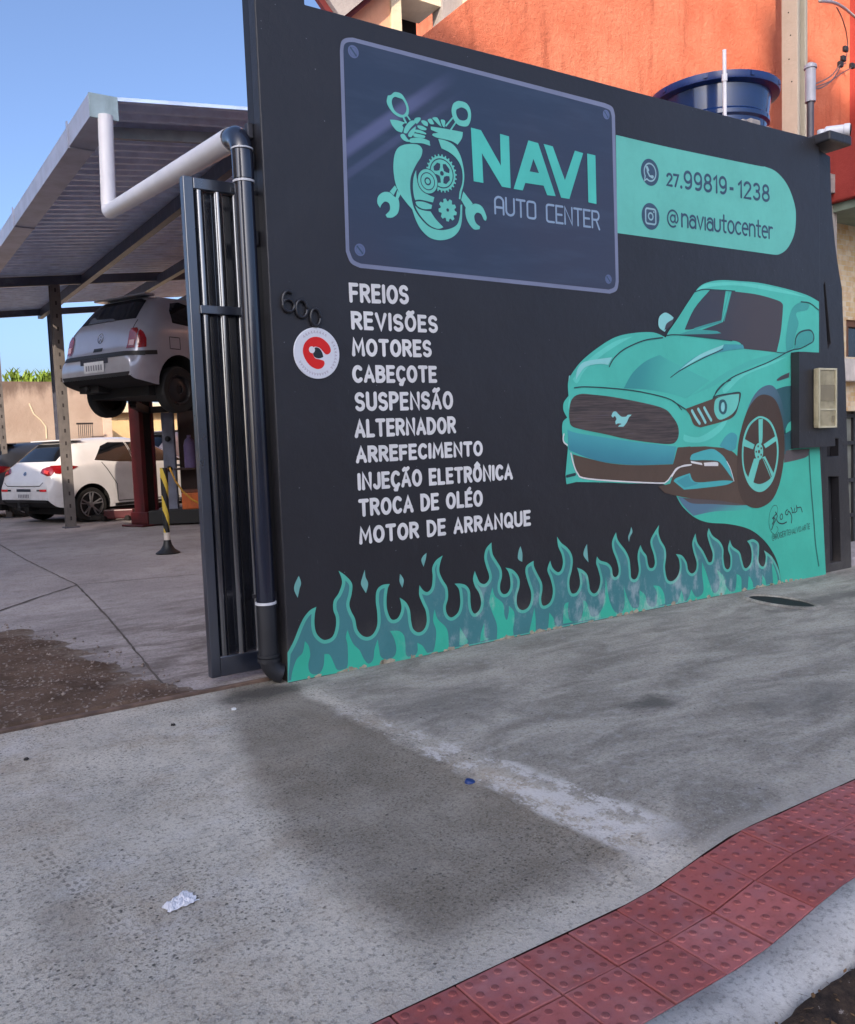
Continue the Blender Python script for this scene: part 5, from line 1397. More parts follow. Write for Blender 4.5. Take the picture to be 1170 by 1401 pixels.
        for p in v:
            if axis == 'r': o, d = Vector((p.x, -3, p.y)), Vector((0, 1, 0))
            elif axis == 'l': o, d = Vector((p.x, 3, p.y)), Vector((0, -1, 0))
            elif axis == 'b': o, d = Vector((-3, p.x, p.y)), Vector((1, 0, 0))
            elif axis == 'f': o, d = Vector((9, p.x, p.y)), Vector((-1, 0, 0))
            hit, nn, _, _ = s.bvh.ray_cast(o, d)
            if hit is None: hit = s.bvh.find_nearest(o + d * 3)[0]; nn = -d
            if nn.dot(d) > 0: nn = -nn
            vs.append(hit + nn * off)
        used = sorted({i for t in f for i in t}); mp = {a: k for k, a in enumerate(used)}
        mb = MB(); mb.add([vs[i] for i in used], [tuple(mp[i] for i in t) for t in f])
        o = mb.build(name, m, parent or s.root, smooth=True, local=True, fix=True)
        if label: o['label'] = label
        return o
    def strip(s, pts, w, axis, m, name, off=0.005, parent=None):
        P = [Vector(p) for p in pts]; A = []; B = []
        for i, p in enumerate(P):
            d = (P[min(i+1, len(P)-1)] - P[max(i-1, 0)]).normalized(); n = Vector((-d.y, d.x)) * w/2
            A.append(p + n); B.append(p - n)
        return s.patch(A + B[::-1], axis, m, name, off, parent)
    def both(s, fn):
        fn('r'); fn('l')

# ---- the silver hatchback up on the lift
SILVER = car_paint('silver_car_paint', rgb(162, 164, 176), 0.4, 0.28)
top1 = [(0, .60), (.012, .64), (.03, .66), (.06, .685), (.09, .72), (.12, .86), (.16, .98), (.22, 1.06), (.38, 1.24), (.48, 1.345), (.56, 1.385), (.8, 1.405), (1.3, 1.42), (1.75, 1.41), (2.1, 1.36), (2.75, .99), (3.0, .94), (3.55, .84), (3.75, .74), (3.85, .62), (3.88, .5)]
bot1 = [(0, .37), (.05, .33), (.3, .27), (.5, .25), (3.5, .25), (3.7, .24), (3.88, .3)]
GOLPOS = (2.707, 11.694, 1.781); GOLROT = 0.411
gol = Car('silver_hatchback', GOLPOS, GOLROT, 'silver hatchback raised high on the red lift under the carport roof', SILVER, 3.88, 1.64, top1, bot1, .92, 1.42, .23, .285, (.70, 3.12), 'steel', droop=0.07)
gol.root.location = (GOLPOS[0], GOLPOS[1], 1.737); gol.root.scale = (1, 1, 1.07)
rw = gol.patch([(-.56, 1.06), (.56, 1.06), (.50, 1.30), (.40, 1.335), (-.40, 1.335), (-.50, 1.30)], 'b', GLASS, 'rear_window')
gol.patch([(-.2, 1.065), (.36, 1.065), (.41, 1.14), (.34, 1.16), (.24, 1.12), (.1, 1.11), (-.1, 1.10)], 'b', mat('glass_reflection_tint', rgb(88, 96, 108), 0.1, spec=0.8), 'rear_screen_reflection', 0.006, rw)  # pale patch puts a reflection into the colour of the glass
mb = MB(); mb.box(.44, .62, -.52, .52, 1.375, 1.40); mb.build('roof_spoiler', SILVER, gol.root, local=True, bevel=0.012)
for sg in (1, -1):
    tl_ = gol.patch([(sg*.56, .69), (sg*.685, .69), (sg*.69, .90), (sg*.66, .935), (sg*.58, .93), (sg*.56, .89)], 'b', TAIL, 'tail_lamp', 0.008, st=0.02)
    if sg < 0: gol.patch([(.115, .69), (.20, .70), (.215, .80), (.205, .88), (.19, .91), (.165, .88), (.135, .80)], 'r' if sg < 0 else 'l', TAIL, 'tail_lamp_side', 0.008, tl_, st=0.02)
for sg in (1, -1): gol.patch([(sg*.59, .72), (sg*.67, .72), (sg*.67, .79), (sg*.59, .79)], 'b', TAILW, 'reversing_lamp', 0.013, st=0.02)
gol.patch([(-.78, .60), (.78, .60), (.78, .655), (-.78, .655)], 'b', BPLAST, 'bumper_strip', 0.008)
for q in 'rl': gol.strip([(.02, .63), (.12, .63), (.34, .645)], .05, q, BPLAST, 'bumper_strip', 0.006)
gol.patch([(-.70, .37), (.70, .37), (.68, .415), (-.68, .415)], 'b', BPLAST, 'bumper_lower_lip', 0.004)
gol.patch([(-.28, .54), (.28, .54), (.28, .60), (-.28, .60)], 'b', mat('plate_recess', rgb(46, 48, 60), 0.6), 'plate_recess', 0.005)
pl = gol.patch([(-.20, .44), (.20, .44), (.20, .57), (-.20, .57)], 'b', PLATEM, 'number_plate', 0.011)
for k in range(7): gol.patch([(-.165 + k*.05, .465), (-.135 + k*.05, .465), (-.135 + k*.05, .53), (-.165 + k*.05, .53)], 'b', mat('plate_ink', rgb(122, 122, 130), 0.6), 'plate_character', 0.014, pl)
gol.patch([(-.09, .69), (.09, .69), (.09, .735), (-.09, .735)], 'b', BPLAST, 'tailgate_latch', 0.006)
mb = MB(); bc = Vector((0.085, 0, .86))
rr = [bc + Vector((0.02*sin(2*pi*k/24), 0.058*cos(2*pi*k/24), 0.058*sin(2*pi*k/24))) for k in range(25)]
mb.tube(rr, 0.007, 6)
for a, b in (((-.03, .045), (0, .005)), ((.03, .045), (0, .005)), ((-.048, .01), (-.022, -.05)), ((-.022, -.05), (0, -.005)), ((0, -.005), (.022, -.05)), ((.022, -.05), (.048, .01))):
    mb.tube([bc + Vector((a[1]*.33, a[0], a[1])), bc + Vector((b[1]*.33, b[0], b[1]))], 0.006, 6)
for i, v in enumerate(mb.v): v.x -= 0.0
ob = mb.build('tailgate_badge', CHROME, gol.root, local=True)
hx = gol.bvh.ray_cast(Vector((-3, 0, .86)), Vector((1, 0, 0)))[0]; ob.location.x = hx.x - 0.083
for q in 'rl':
    gol.patch([(.66, 1.02), (1.10, .99), (1.12, 1.28), (.98, 1.325), (.80, 1.29), (.70, 1.18)], q, GLASS, 'side_window')
    gol.patch([(1.22, .98), (2.55, .96), (2.12, 1.27), (1.9, 1.325), (1.20, 1.325)], q, GLASS, 'side_window')
    gol.strip([(1.165, .32), (1.165, .98), (1.16, 1.33)], .014, q, SEAM, 'door_gap')
    gol.strip([(1.16, .31), (2.4, .31)], .014, q, SEAM, 'door_gap')
    gol.patch([(1.25, .82), (1.42, .82), (1.42, .86), (1.25, .86)], q, BPLAST, 'door_handle', 0.012)
    gol.strip([(.56, .84), (.71, .84)], .01, q, SEAM, 'flap_gap'); gol.strip([(.56, .70), (.71, .70)], .01, q, SEAM, 'flap_gap'); gol.strip([(.55, .695), (.55, .845)], .01, q, SEAM, 'flap_gap'); gol.strip([(.72, .695), (.72, .845)], .01, q, SEAM, 'flap_gap')
    gol.strip([(1.1, .53), (2.5, .52)], .05, q, BPLAST, 'side_moulding', 0.008)
gol.strip([(-.62, .70), (-.60, 1.04)], .012, 'b', SEAM, 'tailgate_gap'); gol.strip([(.62, .70), (.60, 1.04)], .012, 'b', SEAM, 'tailgate_gap')
gol.patch([(-.6, 1.0), (.6, 1.0), (.5, 1.3), (-.5, 1.3)], 'f', GLASS, 'windscreen')

# ---- the white hatchback parked behind the lift
WHITE_C = car_paint('white_car_paint', rgb(212, 210, 212), 0.0, 0.3)
top2 = [(0, .72), (.012, .76), (.03, .80), (.05, .86), (.07, .93), (.10, .985), (.16, 1.03), (.22, 1.07), (.40, 1.23), (.55, 1.36), (.64, 1.415), (.9, 1.445), (1.3, 1.465), (1.8, 1.46), (2.2, 1.40), (2.95, 1.03), (3.3, .94), (3.7, .80), (3.85, .66), (3.9, .5)]
bot2 = [(0, .42), (.04, .37), (.12, .30), (.5, .24), (3.4, .22), (3.8, .24), (3.9, .32)]
HBPOS = (2.407, 15.995, 0.0); HBROT = 0.368
def white_hatch(name, pos, rot, label, paint=WHITE_C, full=True):
    c = Car(name, pos, rot, label, paint, 3.9, 1.70, top2, bot2, .98, 1.47, .25, .30, (.74, 3.24), 'alloy', 0.86)
    w = c.patch([(-.60, 1.06), (.60, 1.06), (.56, 1.30), (.44, 1.36), (-.44, 1.36), (-.56, 1.30)], 'b', GLASS, 'rear_window')
    for q in 'rl':
        c.patch([(.86, 1.06), (1.30, 1.02), (1.62, 1.01), (1.62, 1.36), (1.30, 1.365), (1.10, 1.30)], q, GLASS, 'side_window')
        c.patch([(1.66, 1.01), (2.78, .99), (2.2, 1.31), (1.9, 1.36), (1.66, 1.362)], q, GLASS, 'side_window')
        c.patch([(.14, .86), (.20, .85), (.34, .89), (.52, .965), (.34, .995), (.15, .99)], q, TAIL, 'lamp_wrap', 0.008, st=0.02)
        if full:
            c.strip([(.98, 1.02), (1.08, .88), (1.25, .62), (1.26, .34)], .014, q, SEAM, 'door_gap')
            c.strip([(1.26, .33), (2.6, .32)], .014, q, SEAM, 'door_gap')
            c.strip([(1.64, .33), (1.64, 1.36)], .014, q, SEAM, 'door_gap')
            c.patch([(1.28, .86), (1.46, .86), (1.46, .895), (1.28, .895)], q, paint, 'door_handle', 0.018)
            c.patch([(1.2, .24), (2.7, .24), (2.7, .29), (1.2, .29)], q, BPLAST, 'sill', 0.004)
    for sg in (1, -1): c.patch([(sg*.46, .875), (sg*.66, .82), (sg*.73, .83), (sg*.73, .985), (sg*.64, .985), (sg*.48, .945)], 'b', TAIL, 'tail_lamp', 0.008, st=0.02)
    if full:
        for sg in (1, -1): 
            c.patch([(sg*.55, .88), (sg*.66, .85), (sg*.66, .90), (sg*.55, .92)], 'b', mat('bright_red_lens', rgb(206, 60, 60), 0.2), 'brake_lens', 0.013, st=0.02)  # brighter red segment within the tail lamp
            c.patch([(sg*.50, .565), (sg*.70, .565), (sg*.70, .605), (sg*.50, .605)], 'b', mat('red_reflector', rgb(206, 40, 46), 0.25), 'reflector', 0.008)
            c.patch([(sg*.40, .572), (sg*.50, .572), (sg*.50, .60), (sg*.40, .60)], 'b', BPLAST, 'bumper_slot', 0.006)
            c.strip([(sg*.60, .72), (sg*.50, .66), (0, .655)], .012, 'b', SEAM, 'tailgate_gap')
        p_ = c.patch([(-.20, .44), (.20, .44), (.20, .56), (-.20, .56)], 'b', PLATEM, 'number_plate', 0.01)
        for k in range(7): c.patch([(-.165 + k*.05, .462), (-.135 + k*.05, .462), (-.135 + k*.05, .52), (-.165 + k*.05, .52)], 'b', mat('plate_ink', rgb(122, 122, 130), 0.6), 'plate_character', 0.013, p_)
        c.patch([(-.22, .565), (.22, .565), (.22, .61), (-.22, .61)], 'b', mat('plate_recess', rgb(46, 48, 60), 0.6), 'plate_recess', 0.006)
        c.patch([(-.62, .375), (.62, .375), (.66, .425), (-.66, .425)], 'b', BPLAST, 'bumper_lower_lip', 0.005)
        b = c.patch([(.05*cos(2*pi*k/16), .865 + .034*sin(2*pi*k/16)) for k in range(16)], 'b', CHROME, 'tailgate_badge', 0.008, st=0.03)
        c.patch([(-.02, .845), (-.012, .845), (.02, .885), (.012, .885)], 'b', SEAM, 'badge_letter', 0.012, b, st=0.02)
        mb = MB(); mb.box(-.1, .12, -.03, .03, .30, .34); mb.tube([(-.1, 0, .33), (-.1, 0, .40)], .025, 10); mb.build('tow_ball', BPLAST, c.root, local=True)
    mb = MB(); mb.box(.50, .80, -.55, .55, 1.405, 1.43); mb.build('roof_spoiler', paint, c.root, local=True, bevel=0.012)
    c.patch([(-.62, 1.06), (.62, 1.06), (.52, 1.36), (-.52, 1.36)], 'f', GLASS, 'windscreen')
    return c
hb = white_hatch('white_hatchback', HBPOS, HBROT, 'white hatchback with ten-spoke wheels parked behind the steel carport post')
DARKC = car_paint('dark_car_paint', rgb(52, 54, 60), 0.2, 0.3)
white_hatch('dark_hatchback', (1.75, 18.6, 0), 0.42, 'dark car mostly hidden behind the left side of the white hatchback', DARKC, False)
far = white_hatch('far_white_car', (5.1, 19.6, 0), 0.38, 'far white car showing only its roof and windscreen beside the lift column', WHITE_C, False)
far.root.scale = (1.12, 1.12, 1.14)

# ================================================================ WORKSHOP THINGS
RED = mat('red_lift_paint', rgb(72, 15, 21), 0.4, 0.0, var=0.2, vs=5, grime=0.6, spec=0.6)
DSTEEL = mat('dark_oily_steel', rgb(34, 31, 30), 0.5, 0.4, var=0.3)
LGREY = mat('grey_machine_paint', rgb(112, 116, 134), 0.45, grime=0.35)
def lcar(l, z=0.0):
    h = Vector((cos(GOLROT), sin(GOLROT), 0)); n = Vector((-sin(GOLROT), cos(GOLROT), 0))
    return Vector((GOLPOS[0], GOLPOS[1], 0)) + h * l[0] + n * l[1] + Vector((0, 0, z))
lift = thing('car_lift', (3.86, 13.85, 0), 'two-column car lift with dark red columns holding up the silver hatchback', 'car lift')
ux = Vector((cos(GOLROT), sin(GOLROT), 0)); uy = Vector((-sin(GOLROT), cos(GOLROT), 0))
for sgn, m_ in ((1, RED), (-1, RED)):
    c = Vector((3.86, 13.85, 0)) if sgn == 1 else lcar((1.95, -1.5))
    M = Matrix(((ux.x, uy.x, 0, c.x), (ux.y, uy.y, 0, c.y), (0, 0, 1, 0), (0, 0, 0, 1)))
    s1 = -sgn
    mb = MB(); mb.box(-.14, -.06, -.12, .12, .02, 2.75, M); mb.box(.10, .145, -.12, .12, .02, 2.75, M); mb.box(-.06, .10, .06*sgn, .12*sgn, .02, 2.75, M)
    col = mb.build('lift_column', m_, lift, bevel=0.006)
    mb = MB(); mb.box(-.045, .095, -.09*1, .05, .03, 2.5, M); mb.build('carriage', DSTEEL, col)
    mb = MB(); mb.box(-.30, .30, -.26, .26, 0.0, .03, M); mb.box(-.16, .16, -.2, .2, .031, .22, M); mb.build('base_plate', RED, col, bevel=0.01)
    for k, xx in enumerate((-.75, .75)):
        e = M @ Vector((xx * 1.1, s1 * 0.85, 1.86)); st_ = M @ Vector((0, s1 * .14, 1.82))
        mb = MB(); mb.beam(st_, e, .09, .10); mb.tube([e, e + Vector((0, 0, .13))], .06, 12); mb.build('lift_arm', DSTEEL, lift)
jk = on_z(165, 712)
fj = thing('floor_jack', (jk.x, jk.y, 0), 'low dark red floor jack at the foot of the lift column', 'jack')
mb = MB(); d_ = Vector((0.62, -0.35, 0)).normalized()
p0 = Vector((jk.x, jk.y, .12)); mb.beam(p0 - d_*.25, p0 + d_*.25, .2, .16); mb.build('jack_body', RED, fj, bevel=0.02)
mb = MB(); mb.beam(Vector((jk.x, jk.y, .07)) - d_*.6, Vector((jk.x, jk.y, .07)) - d_*.26, .12, .08)
for t in (-.2, .2): mb.tube([p0 + d_*t + Vector((-.12, -.1, -.07)), p0 + d_*t + Vector((.12, .1, -.07))], .045, 10)
mb.build('jack_chassis', DSTEEL, fj)
pl_ = on_z(225, 712); tm = thing('service_machine', (3.9, 12.75, 0), 'tall grey workshop machine with black knobs, shelf and dark base beside the lift', 'machine')
m0 = on_z(238, 716)
M = Matrix.Translation((m0.x, m0.y, 0)) @ Matrix.Rotation(-0.55, 4, 'Z')
mb = MB(); mb.box(-.095, .095, -.05, .05, .18, 1.78, M); mb.build('upright_panel', LGREY, tm, bevel=0.01)
mb = MB(); mb.box(-.3, 1.25, -.35, .35, .02, .24, M); mb.build('base_box', mat('black_base', rgb(22, 22, 24), 0.6), tm, bevel=0.01)
mb = MB(); mb.box(.1, 1.2, -.2, .3, .86, .89, M); mb.box(.1, 1.2, .28, .30, .25, 1.9, M); mb.build('shelf', mat('brown_shelf', rgb(70, 52, 46), 0.7), tm)
mb = MB()
for z in (1.36, .88): mb.lathe([(.045, 0), (.045, .03), (.02, .05)], M @ Vector((0, -.051, z)), M.to_3x3() @ Vector((0, -1, 0)), 14)
mb.each('knob', BPLAST, tm)
gb = M @ Vector((.33, -.05, .89)); mb = MB(); mb.lathe([(.085, 0), (.09, .02), (.09, .36), (.07, .44), (.03, .48), (.03, .52), (.001, .52)], gb, (0, 0, 1), 18)
tag(mb.build('gas_bottle', mat('lilac_bottle', rgb(128, 112, 158), 0.45), loc=gb, smooth='auto'), 'lilac gas bottle standing on the shelf of the grey machine', 'bottle')
cb = M @ Vector((.62, 0, .89)); mb = MB(); mb.box(-.13, .13, -.12, .12, 0, .4, Matrix.Translation(cb)); mb.box(-.132, .132, -.03, .03, .4005, .404, Matrix.Translation(cb))
tag(mb.build('carton', mat('brown_carton', rgb(108, 76, 62), 0.8), loc=cb, bevel=0.006), 'brown carton beside the lilac gas bottle on the machine shelf', 'carton')
ob = M @ Vector((.55, -.22, .24)); tb = thing('tool_box', ob, 'orange tool box on the dark base of the grey machine', 'tool box')
mb = MB(); mb.box(-.32, .32, -.12, .12, 0, .26, Matrix.Translation(ob) @ Matrix.Rotation(-.55, 4, 'Z')); mb.build('box_body', mat('orange_plastic', rgb(190, 92, 34), 0.5, grime=0.4), tb, bevel=0.015)
mb = MB(); mb.box(-.325, .325, -.125, .125, .262, .31, Matrix.Translation(ob) @ Matrix.Rotation(-.55, 4, 'Z')); mb.build('box_lid', mat('dark_lid', rgb(110, 58, 34), 0.5), tb, bevel=0.01)
hp = [on_y(232, 640, 12.2), on_y(240, 658, 12.15), on_y(250, 672, 12.1), on_y(262, 683, 12.05), on_y(275, 690, 12.0)]
mb = MB(); mb.tube(hp, 0.014, 8); tag(mb.build('air_hose', mat('yellow_hose', rgb(186, 136, 40), 0.45), loc=hp[0], smooth=True), 'yellow air hose hanging down in front of the grey machine', 'hose')
# wall of dark shelving behind the machine
sh0 = thing('parts_shelf', (5.0, 14.9, 0), 'dark steel shelving with spare parts behind the grey machine', 'shelving')
mb = MB()
for z in (.3, .9, 1.5, 2.1): mb.box(4.75, 6.6, 14.8, 15.3, z, z + .03)
for x in (4.75, 6.56): mb.box(x, x+.04, 14.8, 14.84, 0, 2.3); mb.box(x, x+.04, 15.26, 15.3, 0, 2.3)
mb.build('shelf_frame', DSTEEL, sh0)
for k in range(16):
    x = 4.85 + (k % 8) * .21; z = (.33, .93)[k // 8]; h = random.uniform(.15, .42)
    b_ = MB(); b_.box(x, x + .16, 14.86, 15.1, z, z + h)
    o_ = b_.build('parts_carton', (mat('grey_part', rgb(90, 90, 100), .6), mat('brown_carton', rgb(108, 76, 62), .8), mat('white_part', rgb(170, 170, 176), .5))[k % 3], loc=(x + .08, 14.98, z), bevel=.006)
    tag(o_, 'small parts carton on the dark steel shelving', 'carton', 'cartons on the steel shelving')

sb = on_z(230, 757); stp = on_y(224, 640, sb.y)
sp_ = thing('striped_post', (sb.x, sb.y, 0), 'black and yellow striped warning post standing on a black cone foot', 'warning post')
g = NG('hazard_stripes'); p = g.obj(); a_ = g.xyz(p)
w_ = g.math('SINE', g.math('ADD', g.math('MULTIPLY', a_[2], 17.0), g.math('MULTIPLY', a_[0], 60.0)))
HZ = g.done(g.mix(g.math('GREATER_THAN', g.math('ADD', w_, g.math('MULTIPLY', g.math('SUBTRACT', g.noise(p, 12), 0.5), 0.8)), 0.15), rgb(20, 20, 22), rgb(196, 168, 60)), 0.6)
mb = MB(); tl = Vector((stp.x, stp.y, stp.z)); b0 = Vector((sb.x, sb.y, 0.24))
mb.tube([b0, tl], [.034, .044], 16); mb.build('post_tube', HZ, sp_, smooth='auto')
mb = MB(); mb.tube([Vector((sb.x, sb.y, .155)), b0 - Vector((0, 0, .001))], .036, 16); mb.build('white_band', mat('dirty_white', rgb(196, 186, 178), .6), sp_, smooth='auto')
mb = MB(); mb.lathe([(.135, 0), (.135, .012), (.08, .05), (.05, .10), (.038, .154)], (sb.x, sb.y, 0), (0, 0, 1), 24); mb.build('cone_foot', BPLAST, sp_, smooth='auto')
# ================================================================ BUILDINGS AND THINGS ROUND ABOUT
def plaster(name, c, c2, bump=0.35, stain=0.35):
    g = NG(name); p = g.obj(); z = g.xyz(p)[2]
    col = g.mix(g.step(g.noise(p, 0.9, 7, 0.65), 0.3, 0.7), c, c2)
    col = g.mix(g.math('MULTIPLY', g.step(g.noise(g.mapv(p, (2.5, 2.5, 0.35)), 2.2, 6, 0.7), 0.5, 0.72), stain), col, scl(c, 0.62))
    col = g.mix(g.math('MULTIPLY', g.step(g.noise(p, 7, 6, 0.7), 0.55, 0.7), 0.25), col, scl(c2, 1.2))
    g.bump(g.math('ADD', g.noise(p, 18, 6, 0.65), g.math('MULTIPLY', g.noise(p, 90, 4), 0.4)), bump, 0.02)
    return g.done(col, 0.85, 0, 0.3)
ORANGE = plaster('orange_render', rgb(184, 94, 66), rgb(204, 124, 94), 1.0, 0.7)
PINK = plaster('salmon_render', rgb(216, 156, 122), rgb(226, 174, 142))
DRED = plaster('dark_red_render', rgb(138, 50, 44), rgb(158, 62, 54))
CREAM = plaster('cream_render', rgb(206, 190, 160), rgb(216, 202, 176))
GREYR = plaster('grey_render', rgb(146, 138, 134), rgb(164, 156, 152))
BEIGE = plaster('beige_render', rgb(196, 172, 154), rgb(212, 190, 172), 0.5)
DARK = mat('dark_opening', rgb(10, 10, 11), 0.9)
WGL = mat('window_glass', rgb(30, 36, 44), 0.08, spec=0.8)
WOOD = mat('brown_wood', rgb(96, 62, 40), 0.6, var=0.25)

def rect_wall(mb, x0, x1, z0, z1, holes, y0, d):
    plate_holes(mb, [(x0, z0), (x1, z0), (x1, z1), (x0, z1)], [[(a, c), (b, c), (b, e), (a, e)] for a, b, c, e in holes], y0, d)

# ---- the orange house behind the wall
OY = 6.3; k_ = OY / 8.0
def oz(x, y): p = on_y(x, y, OY); return (p.x, p.z)
oh = thing('orange_house', (8.0, OY, 0), 'orange rendered house rising behind the wall with a sloping stair parapet', 'house')
s0 = oz(577, 50); s1 = oz(640, 0); sl = (s1[1] - s0[1]) / (s1[0] - s0[0])
xr = oz(1163, 60)[0]; zt = 7.6; xt = s0[0] + (zt - s0[1]) / sl
mb = MB(); mb.prism([(s0[0] - 0.8, s0[1] - 0.8*sl), (s0[0] - 0.8, 0), (xr, 0), (xr, zt), (xt, zt)], lambda u, v, t: Vector((u, OY + t, v)), 0.15)
mb.build('front_wall', ORANGE, oh)
mb = MB(); mb.box(xr + .002, xr + 0.5, OY - 0.42, OY + 0.3, 3.2, 8.2); mb.build('corner_pilaster', DRED, oh, bevel=0.01)
# wall with the dark doorway further back
RY = 7.6
def rz_(x, y): p = on_y(x, y, RY); return (p.x, p.z)
d0 = rz_(548, 30); d1 = rz_(597, 30); x_l = rz_(449, 15)[0]
mb = MB(); rect_wall(mb, x_l, d0[0] - 0.12, 0, 8.0, [], RY, 0.15); mb.build('rear_wall', PINK, oh)
mb = MB(); mb.box(d0[0] - 0.119, d0[0], RY - 0.03, RY + 0.5, 3.0, 7.2); mb.build('door_frame', CREAM, oh, bevel=0.006)
dh = rz_(575, 2)[1]
mb = MB(); mb.box(d0[0] + .001, d1[0] + 0.05, RY + 0.45, RY + 0.5, 3.0, dh + .3); mb.build('doorway', DARK, oh)
mb = MB(); mb.box(d0[0] + .001, d1[0] + .05, RY - .02, RY + .4, dh, dh + .25); mb.build('door_lintel', CREAM, oh)
mb = MB(); mb.box(d1[0] + .051, d1[0] + 3.2, RY - 0.05, RY + 0.14, 3.0, 8.0); mb.build('grey_wall', GREYR, oh)
mb = MB(); q = rz_(634, 0); mb.box(q[0] - .05, q[0] + .07, RY - .12, RY - .051, 4.5, 8.0); mb.build('cream_jamb', CREAM, oh)
# sloping verge at its left end
v0 = rz_(449, 14); v1 = rz_(466, 0); dv = Vector((v1[0]-v0[0], 0, v1[1]-v0[1])).normalized()
a_ = Vector((v0[0], RY - .1, v0[1])); mb = MB(); mb.beam(a_ - dv*.12, a_ + dv*3.5, .35, .05, (0, 1, 0)); mb.build('verge_board', mat('dark_red_verge', rgb(96, 30, 30), .7), oh)
n_ = Vector((-dv.z, 0, dv.x)); mb = MB(); mb.beam(a_ + n_*.12 - dv*.06, a_ + n_*.12 + dv*3.5, .5, .16, (0, 1, 0)); mb.build('eaves_soffit', GREYR, oh)
xc_ = on_y(470, 10, 13.5).x; mb = MB(); mb.box(xc_, xr - .05, RY + .52, 13.5, 0, 7.9); mb.box(xt, xr, OY + .16, RY - .2, 0, 7.5); mb.build('house_core', ORANGE, oh)
mb = MB(); mb.box(8.75, xc_ - .002, RY + .2, 20, 0, 7.0); mb.build('bounce_side_wall', PINK, oh)  # unseen wall extended along the yard to bounce warm sunlight onto the cars
# ---- stone-tiled front next door
g = NG('stone_tile_cladding'); p = g.obj(); q = g.xyz(p)
cv_ = g.n('ShaderNodeCombineXYZ'); g.put(cv_.inputs[0], q[0]); g.put(cv_.inputs[1], q[2])
br = g.n('ShaderNodeTexBrick'); g.put(br.inputs['Vector'], cv_.outputs[0]); br.inputs['Scale'].default_value = 5.2
br.inputs['Color1'].default_value = rgb(196, 164, 116); br.inputs['Color2'].default_value = rgb(214, 196, 166); br.inputs['Mortar'].default_value = rgb(196, 190, 178)
br.inputs['Mortar Size'].default_value = 0.012; br.inputs['Brick Width'].default_value = 0.42; br.inputs['Row Height'].default_value = 0.24; br.inputs['Bias'].default_value = 0.1
c_ = g.mix(g.math('MULTIPLY', g.step(g.noise(p, 12, 5), .45, .65), .5), br.outputs[0], rgb(188, 140, 92))
g.bump(br.outputs['Fac'], -0.5, 0.01)
STONE = g.done(c_, 0.7, 0, 0.4)
NY = 4.5
nh = thing('stone_tiled_house', (7.5, NY, 0), 'house front clad in cream and ochre stone tiles past the black pier', 'house')
nx0 = on_y(1128, 400, NY).x
w0 = on_y(1158, 437, NY); w1 = on_y(1158, 488, NY)
mb = MB(); rect_wall(mb, nx0, 16, 0, 3.06, [(w0.x, w0.x + 1.2, w1.z, w0.z), (nx0 + .18, 15.5, -0.0 + .02, 1.30)], NY, 0.2); mb.build('stone_wall', STONE, nh)
mb = MB(); mb.box(w0.x, w0.x + .07, NY + .02, NY + .1, w1.z, w0.z); mb.box(w0.x + 1.13, w0.x + 1.2, NY + .02, NY + .1, w1.z, w0.z); mb.box(w0.x + .07, w0.x + 1.13, NY + .02, NY + .1, w0.z - .06, w0.z); wf = mb.build('window_frame', WOOD, nh)
mb = MB(); mb.box(w0.x + .07, w0.x + 1.13, NY + .06, NY + .08, w1.z, w0.z - .06); mb.build('window_pane', WGL, wf)
b0 = on_y(1155, 490, NY - .12); b1 = on_y(1155, 521, NY - .12)
mb = MB(); mb.box(b0.x, b0.x + 1.9, NY - .12, NY - .002, b1.z, b0.z); mb.build('window_box', mat('white_ledge', rgb(206, 196, 188), .7, grime=.5), nh, bevel=.008)
mb = MB(); mb.box(nx0 + .19, 15.4, NY + .12, NY + .16, 0, 1.30); gd_ = mb.build('garage_panel', mat('grey_green_metal', rgb(118, 120, 112), .5, grime=.4), nh)
mb = MB()
for z in (.28, .62, .98, 1.24): mb.box(nx0 + .19, 15.4, NY + .09, NY + .119, z, z + .035)
for k in range(20): mb.box(nx0 + .3 + k*.35, nx0 + .33 + k*.35, NY + .095, NY + .1195, .02, 1.29)
mb.build('panel_rail', mat('dark_rail', rgb(44, 44, 46), .6), gd_)
mb = MB(); mb.box(nx0 - .25, 16, NY - .62, NY + .9, 3.07, 3.62); mb.build('balcony_slab', DRED, nh, bevel=.015)
mb = MB(); mb.box(nx0 - .2, 16, NY - .55, NY + .9, 3.00, 3.068); mb.build('slab_soffit', mat('green_grey_soffit', rgb(116, 128, 114), .8), nh)
mb = MB(); mb.box(nx0 - .1, 16, NY + .21, OY - .02, 0, 3.0); mb.build('ground_floor', GREYR, nh)
p0 = on_z(1134, 781); mb = MB(); mb.box(6.72, 14, 3.9, 4.48, -.02, .07); tag(mb.build('door_step', mat('pale_step', rgb(168, 160, 162), .8, grime=.4), loc=(7, 4.1, 0), bevel=.02), 'pale concrete step in front of the stone-tiled house', 'step')

# ---- water tank on a block room behind the wall
TD = 7.5
tc = at_depth(976, 120, TD); rl = at_depth(892, 138, TD); rr_ = at_depth(1062, 120, TD); R = (rr_ - rl).length / 2
ztop = at_depth(978, 124, TD).z; zb_ = 3.30
rm_ = thing('tank_room', (tc.x, tc.y, 0), 'low rendered block room behind the mural wall carrying the blue water tank', 'outbuilding')
mb = MB(); mb.box(tc.x - .75, tc.x + .75, 4.3, tc.y + .75, 0, 3.14); mb.build('room_walls', GREYR, rm_)
mb = MB(); mb.box(tc.x - .82, tc.x + .82, 4.25, tc.y + .82, 3.145, zb_ - .002); mb.build('room_slab', GREYR, rm_)
BLUE = mat('blue_tank_plastic', rgb(18, 44, 90), 0.14, 0, var=.08, spec=.6, coat=.3)
wt = thing('water_tank', (tc.x, tc.y, zb_), 'round blue plastic water tank standing behind the top of the wall', 'water tank')
H_ = ztop - zb_
